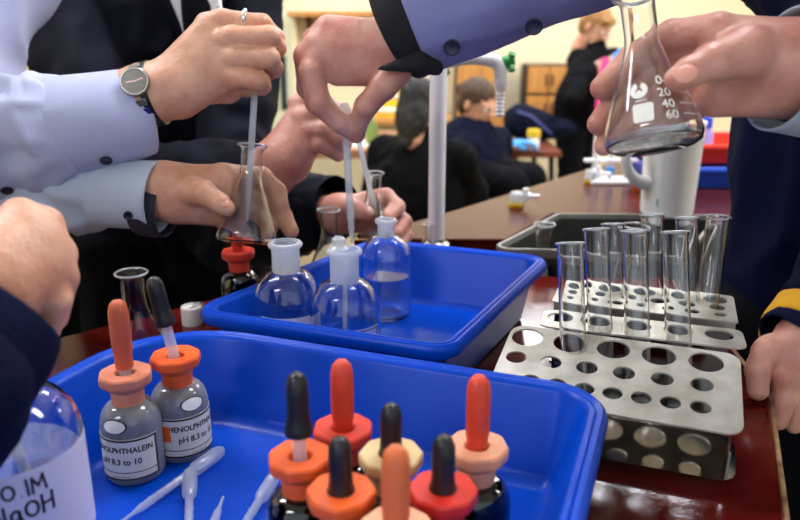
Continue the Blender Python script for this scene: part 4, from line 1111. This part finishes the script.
hA2 = hand(chain((172, 186, .80, 22), (226, 177, .81, 13)) + chain((174, 192, .80, 22), (228, 190, .815, 14)) + chain((174, 198, .80, 22), (226, 204, .815, 13)) + chain((176, 204, .80, 18), (218, 216, .815, 11)),
    [chain((222, 175, .812, 12), (262, 178, .838, 10.5), (277, 192, .848, 9.5), (281, 206, .842, 8)),
     chain((226, 188, .82, 11), (266, 198, .855, 10), (283, 216, .848, 9), (291, 231, .835, 7.8)),
     chain((224, 202, .82, 11), (258, 211, .855, 9.5), (270, 226, .845, 8), (268, 236, .84, 7)),
     chain((216, 214, .82, 10), (236, 224, .845, 8.5), (246, 234, .845, 7)),
     chain((184, 190, .79, 17), (204, 193, .775, 12.5), (220, 203, .770, 9.5), (227, 208, .770, 8))],
    chain((20, 190, .84, 26), (110, 192, .81, 27), (160, 190, .802, 27), (176, 192, .80, 26)))
eA1, eA2 = Q(-135, 170, .84), Q(-110, 200, .92)
PA = person('person in pale lilac shirt at left, ringed hand over flask, only arms and shirt showing', (-0.655, 0.965), 0.75, 1.66, [(-1, eA1, Q(-20, 135, .80)), (1, eA2, Q(0, 190, .85))], [hA1, hA2], SHIRT, TROU, HAIRB, 'long', sleeves=False, amp=0.006, cname='shirt')
slv = obj('sleeve', sleeve([(eA1 + Vector((-0.03, 0.02, 0.05)), 0.062), (Q(-90, 158, .82), 0.058), (Q(-10, 142, .80), 0.058), (Q(58, 130, .79), 0.0555), (Q(78, 125, .788), 0.0490)], amp=0.15, seed=2.2, freq=30, fl=0.02), SHIRT, PA, world=True, auto=0)
cuf = obj('cuff', sleeve([(Q(60, 129, .789), 0.0515), (Q(75, 126, .788), 0.0520), (Q(115, 118, .794), 0.0490), (Q(141, 112, .806), 0.0465)], amp=0.012, seed=5, freq=12), SHIRT, slv, world=True, auto=0)
nA = (camp - Q(106, 161, .77)); disc(Q(106, 160, .765), nA + Vector((0, 0, -0.9)), 0.0062, 0.002, BUT, 'button', slv)
disc(Q(7, 190, .768), nA + Vector((0, 0, -0.9)), 0.0062, 0.002, BUT, 'button', slv)
slv = obj('sleeve', sleeve([(eA2 + Vector((-0.03, 0.02, 0.04)), 0.058), (Q(-60, 195, .87), 0.052), (Q(20, 192, .84), 0.048), (Q(80, 192, .82), 0.042), (Q(108, 193, .81), 0.0365)], amp=0.15, seed=8.2, freq=30, fl=0.02), SHIRTG, PA, world=True, auto=0)
cuf = obj('cuff', sleeve([(Q(98, 193, .812), 0.0365), (Q(112, 193, .81), 0.0372), (Q(140, 195, .803), 0.0370), (Q(160, 197, .80), 0.0385)], amp=0.015, seed=3, freq=12), SHIRTG, slv, world=True, auto=0)
LIN = mat('dark_dotted_lining', (14, 13, 24), 0.8, rgb2=(40, 38, 58), scale=600)
obj('cuff_lining', sleeve([(Q(138, 204, .805), 0.0320), (Q(152, 205, .804), 0.0345), (Q(168, 207, .802), 0.0325)], amp=0.01, seed=3, freq=12, th=0.001), LIN, slv, world=True, auto=0)
disc(Q(128, 215, .772), camp - Q(128, 215, .77) + Vector((0, 0, -0.3)), 0.0048, 0.002, BUT, 'button', slv)
q0 = Q(245, 20.5, .783); rq = (Q(262, 23, .785) - Q(222, 20, .782)).to_track_quat('Z', 'Y').to_matrix()
obj('ring', M().lathe([(0.0112, -0.002), (0.0120, -0.001), (0.0122, 0.001), (0.0112, 0.002), (0.0108, 0)], 32, c=q0, mx=rq, close=True), mat('silver', (206, 206, 204), 0.2, 1.0), PA, world=True)
def nail(c, toward, nrm, L, Wd, parent):
    z = Vector(nrm).normalized(); x = Vector(toward); x = (x - z * x.dot(z)).normalized(); y = z.cross(x)
    R_ = Matrix((x, y, z)).transposed().to_quaternion()
    obj('fingernail', sdf([('add', 0, 0, [ell(c, Vector((L, Wd, 0.0016)), R_)])], 0.0008), NAIL, parent, world=True)
nail(Q(224, 203, .7625), Q(227, 208, .77) - Q(205, 193, .775), camp - Q(224, 203, .76) + Vector((0, 0, 0.5)), 0.0058, 0.0045, PA)
# wristwatch
axw = (Q(176, 88, .788) - Q(120, 103, .792)).normalized()
cw = Q(150, 94.5, .79)
dirn = (Q(146, 79, .755) - cw); dirn = (dirn - axw * dirn.dot(axw)).normalized()
WT = thing('wristwatch', 'dark steel wristwatch on the wrist in the pale lilac cuff', 'watch', cw)
side_ = axw.cross(dirn)
Rw = Matrix((dirn, side_, axw)).transposed()
st = M()
n = 40
vs = []
for i in range(n):
    a = 2 * PI * i / n
    for rad_, hz in ((0.0322, -0.0085), (0.0340, -0.0085), (0.0340, 0.0085), (0.0322, 0.0085)):
        vs.append(cw + Rw @ Vector((rad_ * math.cos(a), rad_ * math.sin(a), hz)))
fs = []
for i in range(n):
    j = (i + 1) % n
    for k in range(4): fs.append((i * 4 + k, j * 4 + k, j * 4 + (k + 1) % 4, i * 4 + (k + 1) % 4))
obj('strap', M().add(vs, fs), mat('dark_watch_strap', (52, 50, 52), 0.3, 0.7), WT, world=True, auto=40)
for k, (a, mm_) in enumerate(((0.62, STEEL), (0.90, mat('blue_link', (44, 62, 150), 0.25, 0.5)), (-0.62, STEEL))):
    c_ = cw + Rw @ Vector((0.0345 * math.cos(a), 0.0345 * math.sin(a), 0))
    Rl = Rw @ Matrix.Rotation(a, 3, 'Z')
    obj('strap_link', M().box(c_, (0.003, 0.0070, 0.0110), Rl), mm_, WT, world=True, bevel=0.0006)
dq = (dirn * 1.0 + (camp - cw).normalized() * 0.6).normalized().to_track_quat('Z', 'Y').to_matrix()
dc = cw + dirn * 0.0325
obj('case', M().lathe([(0, 0), (0.0135, 0), (0.0148, 0.002), (0.0150, 0.005), (0.0138, 0.0072), (0.0126, 0.0072), (0.0122, 0.0062), (0, 0.0062)], 40, c=dc, mx=dq), STEEL, WT, world=True)
obj('dial', M().lathe([(0, 0.0063), (0.0121, 0.0063), (0.0121, 0.0068), (0, 0.0068)], 40, c=dc, mx=dq), mat('grey_dial', (112, 108, 100), 0.25, 0.4, var=0.15, scale=300), WT, world=True)
hm_ = M()
for a, ln in ((0.35, 0.009), (3.3, 0.008)): hm_.box(dc + dq @ Vector((ln / 2 * math.cos(a), ln / 2 * math.sin(a), 0.0072)), (ln, 0.0010, 0.0005), dq @ Matrix.Rotation(a, 3, 'Z'))
obj('watch_hand', hm_, mat('rose_metal', (198, 160, 150), 0.3, 0.8), WT, world=True, smooth=False)

# --- B: black suit, behind the far tray
hB1 = hand(chain((280, 158, .99, 22), (303, 112, .985, 14)) + chain((286, 162, .985, 22), (306, 126, .975, 14)) + chain((292, 160, .98, 20), (312, 138, .972, 13)),
    [chain((300, 104, .985, 12), (318, 98, .97, 10.5), (336, 112, .965, 9.5), (344, 126, .97, 8)),
     chain((303, 118, .975, 12), (322, 113, .96, 10.5), (338, 126, .955, 9.5), (346, 136, .965, 8)),
     chain((308, 132, .97, 11.5), (325, 129, .955, 10), (338, 138, .955, 9), (345, 144, .965, 7.5)),
     chain((310, 144, .975, 10), (322, 144, .96, 9), (333, 150, .965, 8), (338, 155, .97, 7)),
     chain((288, 142, 1.0, 14), (322, 134, 1.005, 11), (347, 132, .985, 8.5))],
    chain((230, 188, 1.04, 27), (268, 172, 1.0, 27), (284, 160, .99, 25)), h=0.0018)
hB2 = hand(chain((338, 211, 1.05, 17), (370, 203, 1.075, 10.5)) + chain((338, 214, 1.05, 16), (372, 214, 1.08, 10.5)) + chain((340, 218, 1.05, 14), (370, 226, 1.08, 9.5)),
    [chain((366, 201, 1.075, 10), (386, 197, 1.08, 8.8), (397, 207, 1.055, 8), (387, 217, 1.035, 7)),
     chain((368, 212, 1.08, 9.5), (392, 210, 1.095, 8.5), (404, 222, 1.07, 8), (396, 233, 1.045, 7)),
     chain((368, 224, 1.08, 9), (392, 224, 1.095, 8), (405, 235, 1.07, 7.5), (398, 245, 1.05, 6.5)),
     chain((366, 234, 1.08, 8), (386, 238, 1.09, 7), (398, 247, 1.07, 6.5)),
     chain((346, 209, 1.04, 12.5), (358, 210, 1.01, 9), (367, 213, 1.003, 7.2))],
    chain((290, 222, 1.14, 19), (320, 216, 1.09, 19), (342, 213, 1.05, 18)), h=0.0018)
eB1, eB2 = Q(120, 182, 1.12), Q(232, 236, 1.24)
PB = person('person in black suit and tie behind the far tray, holding a small flask and dropper', (-0.450, 1.41), 0.22, 1.70, [(-1, eB1, Q(236, 186, 1.03)), (1, eB2, Q(312, 218, 1.10))], [hB1, hB2], SUIT, TROU, HAIRB, 'short', tr=(0.185, 0.12), skin=SKIN2, vox=0.008)
s1 = obj('sleeve', sleeve([(eB1 + Vector((-0.04, 0, 0.02)), 0.060), (Q(150, 186, 1.09), 0.058), (Q(210, 180, 1.05), 0.053), (Q(268, 172, 1.015), 0.046)], amp=0.09, seed=1.7, freq=22, quiet=0.3), SUIT, PB, world=True, auto=0)
s2 = obj('sleeve', sleeve([(eB2 + Vector((-0.04, 0.02, 0.03)), 0.066), (Q(262, 226, 1.20), 0.062), (Q(300, 212, 1.13), 0.056), (Q(338, 208, 1.075), 0.046)], amp=0.07, seed=4.4, freq=20, quiet=0.3), SUIT, PB, world=True, auto=0)
f_, l_ = basis(0.22)
ct = Vector((-0.450, 1.41, 1.25)) + f_ * 0.132 + l_ * 0.085
qB = Matrix.Rotation(0.22, 3, 'Z').to_quaternion()
WS = mat('white_shirt_cloth', (232, 232, 236), 0.8)
shb = obj('shirt', sdf([('add', 0.0, 0.01, [cap(ct + Vector((0.0, 0.0, 0.02)), ct + Vector((-0.03, 0.0, 0.19)), 0.022, 0.042), cap(ct + Vector((0.0, 0.0, 0.02)), ct + Vector((0.045, 0.0, 0.19)), 0.022, 0.042)])], 0.004), WS, PB, world=True)
obj('tie', sdf([('add', 0.0, 0.01, [ell(ct + f_ * 0.024 + Vector((0.004, 0, 0.06)), (0.024, 0.012, 0.09), qB), ell(ct + f_ * 0.034 + Vector((0.004, 0, 0.165)), (0.018, 0.016, 0.018), qB)])], 0.003), mat('black_tie', (14, 14, 20), 0.8, spec=0.08), PB, world=True)
for sd in (-1, 1):
    a = ct + l_ * (sd * 0.008) + Vector((0, 0, -0.01)) + f_ * 0.006; b = ct + l_ * (sd * 0.075) + Vector((0, 0, 0.19)) - f_ * 0.02
    qq = (b - a).to_track_quat('Z', 'Y')
    obj('lapel', sdf([('add', 0.004, 0.01, [ell((a + b) / 2, (0.022, 0.010, 0.115), qq), ell(b - l_ * sd * -0.012 - Vector((0, 0, 0.035)), (0.03, 0.010, 0.022), qq)])], 0.004), SUIT, PB, world=True)
la = Q(219, -8, 1.155); lb = Q(224, 30, 1.16)
obj('lanyard', M().tube([la, Q(221, 10, 1.145), lb, Q(226, 60, 1.16)], 0.0022, 8), WS, PB, world=True)

# --- C: lilac-blue sleeve from above, dark cuff
hC = hand(chain((388, 40, .80, 19), (330, 29, .80, 14)) + chain((388, 48, .80, 20), (320, 44, .795, 14)) + chain((388, 58, .80, 20), (320, 60, .795, 15)) + chain((388, 68, .80, 17), (338, 74, .80, 12)),
    [chain((316, 62, .792, 13.5), (312, 72, .79, 13), (318, 102, .795, 12.5), (340, 122, .81, 11), (356, 134, .822, 9)),
     chain((316, 45, .795, 13), (306, 56, .80, 12), (308, 88, .825, 11), (330, 112, .845, 10), (350, 128, .845, 8)),
     chain((326, 30, .80, 12.5), (314, 40, .815, 11), (318, 62, .85, 10), (340, 72, .86, 9)),
     chain((340, 27, .81, 11), (330, 34, .83, 10), (334, 56, .86, 9), (350, 66, .86, 8)),
     chain((396, 70, .79, 17), (384, 86, .785, 13.5), (366, 106, .795, 11.5), (357, 126, .815, 9.5), (356, 134, .822, 8))],
    chain((520, -10, .77, 30), (430, 32, .79, 31), (392, 50, .80, 30)), kp=0.014, h=0.0016)
eC = Vector((0.40, 0.56, 1.50)); hub = Q(430, 30, .79)
PC = person('person in lilac blue shirt with black cuff reaching in from top right with droppers', (0.86, 0.16), -1.3, 1.72, [(-1, Vector((0.50, 0.42, 1.46)), Q(560, -40, .76)), (1, Vector((0.72, 0.02, 1.12)), Vector((0.62, 0.10, 0.96)))], [hC, simple_hand((0.62, 0.10, 0.96), (-0.3, 0.1, -0.9), (0.9, 0.2, -0.3))], SHIRTL, TROU, HAIRB, 'short', sleeves=False, cname='shirt', skin=SKIN2)
slC = obj('sleeve', sleeve([(Vector((0.50, 0.42, 1.48)), 0.080), (Q(690, -120, .66), 0.078), (Q(600, -72, .72), 0.072), (Q(520, -34, .76), 0.066), (Q(455, 0, .785), 0.062), (Q(412, 19, .795), 0.060)], amp=0.035, seed=6.1, freq=10, quiet=0.4), SHIRTL, PC, world=True, auto=0)
obj('jumper_cuff', sleeve([(Q(440, 10, .79), 0.0560), (Q(418, 18, .795), 0.0585), (Q(400, 26, .798), 0.0585), (Q(394, 29, .80), 0.0560)], amp=0.03, seed=2, freq=30), mat('black_knit_cuff', (12, 13, 20), 0.85, bump=0.4, bscale=500), slC, world=True, auto=0)
obj('cuff_flap', sdf([('add', 0.002, 0.004, [cap(Q(378, 69, .765), Q(418, 62, .762), 0.002, 0.011), cap(Q(418, 62, .762), Q(436, 68, .77), 0.011, 0.008)])], 0.003), mat('black_knit_cuff', (0, 0, 0)), slC, world=True)
for bx, by, bd in ((452, 47, .753), (534, 26, .717)):
    disc(Q(bx, by, bd), camp - Q(bx, by, bd) + Vector((0, 0, -0.2)), 0.0085, 0.0025, BUT, 'button', slC)

# --- D: navy jumper at the right, holds the big flask; other hand on the bench edge
hD = hand(chain((792, 44, .515, 24), (722, 32, .52, 18)) + chain((792, 58, .51, 30), (722, 52, .52, 20)) + chain((792, 76, .51, 34), (724, 76, .52, 22)) + chain((792, 92, .52, 24), (716, 98, .525, 19)) + chain((792, 56, .50, 28), (745, 52, .495, 26)),
    [chain((716, 31, .52, 18), (672, 36, .54, 15.5), (634, 58, .552, 14.5), (602, 88, .545, 12)),
     chain((714, 54, .53, 17), (660, 66, .56, 15), (618, 100, .56, 13.5), (598, 124, .548, 11)),
     chain((714, 76, .53, 17), (668, 94, .56, 14.5), (628, 124, .56, 12.5), (604, 146, .552, 10)),
     chain((714, 97, .53, 17), (684, 110, .555, 13), (655, 126, .56, 11), (632, 144, .556, 9)),
     chain((748, 52, .49, 25), (712, 62, .478, 18), (690, 72, .474, 14.5), (677, 79, .474, 12.5))],
    chain((960, 110, .55, 46), (850, 82, .525, 44), (796, 68, .512, 40)), kp=0.012, kf=0.005)
hD2 = hand(chain((800, 338, .71, 20), (768, 352, .70, 12)) + chain((800, 348, .71, 20), (784, 372, .70, 15)) + chain((806, 354, .715, 20), (796, 384, .71, 14)),
    [chain((766, 350, .70, 13), (758, 370, .695, 12), (758, 390, .693, 10.5)),
     chain((784, 372, .70, 13), (785, 396, .705, 12), (778, 420, .71, 10)),
     chain((796, 380, .71, 13), (799, 402, .715, 11.5), (794, 424, .72, 9.5)),
     chain((808, 380, .72, 12), (812, 402, .725, 10.5), (808, 420, .73, 9)),
     chain((770, 346, .705, 12), (762, 352, .72, 10), (758, 362, .725, 8))],
    chain((860, 270, .75, 24), (822, 310, .73, 24), (800, 338, .715, 23)), h=0.0016)
eD1, eD2 = Q(1010, 150, .58), Q(970, 190, .80)
PD = person('person in navy jumper at right holding the large flask, other hand on the rack', (0.568, 0.872), -0.55, 1.70, [(-1, eD1, Q(880, 90, .53)), (1, eD2, Q(822, 300, .73))], [hD, hD2], NAVY, TROU, HAIRK, 'short', tr=(0.162, 0.112), sleeves=False, cname='jumper', skin=SKIN2, shoulder=0.16)
sD = obj('sleeve', sleeve([(eD1 + Vector((0.03, 0.05, 0.03)), 0.062), (Q(960, 125, .57), 0.060), (Q(900, 100, .54), 0.052), (Q(832, 80, .522), 0.046)], amp=0.06, seed=3.1, freq=18, quiet=0.2), NAVY, PD, world=True, auto=0)
obj('shirt_cuff', sleeve([(Q(880, 92, .535), 0.0415), (Q(840, 82, .525), 0.0425), (Q(800, 73, .515), 0.0420), (Q(782, 69, .512), 0.0425)], amp=0.012, seed=1, freq=14), mat('grey_shirt_cuff', (150, 164, 178), 0.8, bump=0.1, bscale=600), sD, world=True, auto=0)
sD2 = obj('sleeve', sleeve([(eD2 + Vector((0.04, 0.05, 0.04)), 0.060), (Q(900, 238, .775), 0.054), (Q(850, 276, .752), 0.046), (Q(818, 322, .727), 0.040), (Q(790, 346, .716), 0.035)], amp=0.10, seed=5.1, freq=26, quiet=0.3), NAVY, PD, world=True, auto=0)
obj('yellow_stripe', sleeve([(Q(818, 322, .727), 0.0400), (Q(815, 325, .726), 0.0425), (Q(800, 338, .721), 0.0395), (Q(797, 341, .719), 0.0365)], amp=0.06, seed=5.1, freq=26, quiet=0.3), mat('golden_knit', (218, 160, 14), 0.85, bump=0.5, bscale=420), sD2, world=True, auto=0)
nail(Q(686, 74, .4565), Q(677, 79, .474) - Q(712, 62, .478), camp - Q(686, 74, .457) + Vector((0.1, 0, 0.35)), 0.0080, 0.0062, PD)

# --- E: navy sleeve at the bottom left, over the big bottle
hE = hand(chain((-5, 268, 0.411, 46), (22, 232, 0.425, 30)) + chain((0, 282, 0.411, 40), (40, 248, 0.425, 28)) + chain((5, 292, 0.411, 32), (46, 270, 0.425, 24)),
    [chain((20, 216, 0.430, 19), (46, 224, 0.439, 16), (60, 252, 0.444, 14)),
     chain((40, 236, 0.428, 20), (58, 254, 0.435, 17), (58, 292, 0.439, 14)),
     chain((48, 262, 0.425, 19), (62, 278, 0.432, 15), (56, 318, 0.438, 12)),
     chain((44, 284, 0.421, 17), (56, 300, 0.425, 14), (48, 334, 0.430, 11)),
     chain((5, 246, 0.439, 20), (30, 270, 0.458, 16), (42, 310, 0.453, 12))],
    chain((-80, 380, 0.365, 36), (-10, 300, 0.402, 36)), h=0.0018)
eE = Vector((-0.40, 0.20, 1.02))
PE = person('person in navy jumper at bottom left, hand above the handwritten bottle', (-0.80, 0.16), 1.2, 1.68, [(1, eE, Q(-80, 380, 0.365)), (-1, Vector((-0.85, -0.12, 1.12)), Vector((-0.70, -0.05, 0.90)))], [hE, simple_hand((-0.70, -0.05, 0.90), (0.3, 0.3, -0.9), (-0.5, -0.5, 0))], NAVY, TROU, HAIRB, 'short', sleeves=False, cname='jumper')
obj('sleeve', sleeve([(eE + Vector((-0.05, -0.03, 0.04)), 0.058), (Vector((-0.34, 0.24, 1.05)), 0.054), (Q(-110, 420, 0.355), 0.050), (Q(-58, 368, 0.379), 0.045), (Q(-16, 328, 0.400), 0.041), (Q(2, 308, 0.408), 0.036)], amp=0.06, seed=7.7, freq=14, quiet=0.3), NAVY, PE, world=True, auto=0)

# --- the three students in the background
GLV = mat('blue_nitrile', (60, 150, 226), 0.4)
COAT = mat('dark_navy_coat', (15, 20, 42), 0.8, var=0.4, scale=5, bump=0.3, bscale=200, spec=0.08)
BLK = mat('black_coat', (11, 12, 15), 0.8, var=0.4, scale=5, spec=0.08)
hd = Q(478, 104, 3.65); w1 = Q(503, 145, 3.95)
bx, by = hd.x - 0.12, hd.y + 0.02
PG = person('seated student with brown hair in dark navy coat and blue gloves, at table', (bx, by), 0.9, 1.60, [(-1, Q(478, 158, 3.70), w1), (1, Q(500, 150, 3.95), Q(508, 148, 4.02))], [simple_hand(w1, (0.9, 0.1, 0.1), (0, 0, 1), 1.0), ], COAT, TROU, HAIRB, 'bun', seated=0.45, head_at=hd, head_yaw=0.85, head_pitch=0.35, tr=(0.20, 0.15), vox=0.014, amp=0.012, cname='coat')
obj('glove', merge(simple_hand(w1 + Vector((0.01, 0, 0.004)), (0.9, 0.1, 0.1), (0, 0, 1), 1.12, h=0.004)), GLV, PG, world=True)
def stool(x, y, label):
    t = thing('lab_stool', label, 'stool', (x, y, 0))
    obj('seat', M().lathe([(0, 0.425), (0.16, 0.425), (0.165, 0.435), (0.16, 0.45), (0, 0.45)], 32), BROWN, t)
    for k in range(4):
        a = PI / 4 + k * PI / 2; obj('leg', M().tube([(0.16 * math.cos(a), 0.16 * math.sin(a), 0), (0.11 * math.cos(a), 0.11 * math.sin(a), 0.43)], 0.012, 10), IRON, t)
stool(bx, by, 'stool under the seated student with brown hair')
hd = Q(419, 106, 2.95); bx, by = hd.x - 0.02, hd.y - 0.02
PK = person('seated student with black hair seen from behind, in black coat', (bx, by), PI - 0.5, 1.58, [(-1, hd + Vector((0.26, 0.08, -0.46)), hd + Vector((0.16, 0.30, -0.52))), (1, hd + Vector((-0.20, 0.12, -0.46)), hd + Vector((-0.10, 0.34, -0.52)))],
    [simple_hand(hd + Vector((0.16, 0.30, -0.52)), (-0.2, 0.9, 0), (0, 0, 1), h=0.004), simple_hand(hd + Vector((-0.10, 0.34, -0.52)), (0.2, 0.9, 0), (0, 0, 1), h=0.004)], BLK, TROU, HAIRK, 'bob', seated=0.45, head_at=hd, head_pitch=0.3, tr=(0.19, 0.14), vox=0.014, amp=0.01, cname='coat', hs=0.92)
obj('shirt_collar', M().lathe([(0.062, 0), (0.068, 0.0), (0.060, 0.03), (0.054, 0.03)], 28, c=hd + Vector((0, 0.0, -0.165)), close=True), WS, PK, world=True)
stool(bx, by, 'stool under the student with black hair')
hd = Q(596, 27, 4.45); f_, l_ = basis(0.95); bx, by = hd.x - 0.06, hd.y + 0.05
w1, w2 = Q(591, 70, 4.25), Q(605, 70, 4.35)
PS = person('standing student in black blazer looking down at the table, fair hair', (bx, by), 0.75, 1.52, [(-1, Q(574, 98, 4.2), w1), (1, Q(598, 96, 4.6), w2)], [simple_hand(w1, (0.8, -0.1, 0.3), (-0.2, -0.9, 0.2), 0.95, h=0.004), simple_hand(w2, (0.6, -0.1, 0.6), (-0.4, -0.8, 0.2), 0.95, h=0.004)], BLK, TROU, HAIRY, 'fringe', head_at=hd, head_yaw=0.8, head_pitch=0.5, shoulder=0.20, tr=(0.205, 0.145), vox=0.012, amp=0.008, cname='blazer', hs=1.08)
obj('glove', simple_hand(w2 + Vector((0.01, -0.01, 0)), (0.6, -0.1, 0.6), (-0.4, -0.8, 0.2), 1.1, h=0.004), GLV, PS, world=True)
fs_, ls_ = basis(0.75)
cs = Vector((bx, by, hd.z - 0.34)) + fs_ * 0.13
qS = Matrix.Rotation(0.75, 3, 'Z').to_quaternion()
obj('shirt', sdf([('add', 0, 0.01, [ell(cs + Vector((0.01, 0, 0.08)), (0.05, 0.03, 0.12), qS)])], 0.006), WS, PS, world=True)
obj('tie', sdf([('add', 0, 0.01, [ell(cs + fs_ * 0.02 + Vector((0.01, 0, 0.06)), (0.018, 0.02, 0.12), qS)])], 0.005), mat('purple_tie', (84, 40, 96), 0.6), PS, world=True)
pk = Q(603, 88, 4.15)
t = thing('towel', 'bright pink towel hanging from the standing student\'s hands', 'towel', pk)
obj('cloth', crumple(M().tube([pk - pk + Vector((0.0, 0, 0.16)), Vector((0.005, 0, 0.05)), Vector((0, 0, -0.08)), Vector((0.0, 0, -0.20))], [0.03, 0.045, 0.05, 0.045], 24, squash=0.4), 0.006, 25), mat('pink_cloth', (236, 70, 150), 0.8), t)
# dark bag on the table behind the seated student
p = WY(532, 150, 4.25)
t = thing('school_bag', 'black and navy school bag lying on the table behind blue glove', 'bag', (p.x, p.y + 0.1, ZS + 0.008))
obj('bag_body', crumple(sdf([('add', 0.03, 0.05, [ell((0.0, 0, 0.085), (0.14, 0.10, 0.085)), ell((-0.06, 0.02, 0.11), (0.08, 0.09, 0.08)), ell((0.13, 0, 0.06), (0.13, 0.09, 0.055))])], 0.012), 0.01, 10), COAT, t)
obj('strap', M().tube([(-0.09, -0.07, 0.165), (-0.01, -0.10, 0.14), (0.06, -0.105, 0.08), (0.11, -0.095, 0.04)], 0.010, 10, squash=0.4), mat('navy_webbing', (44, 54, 110), 0.7), t)
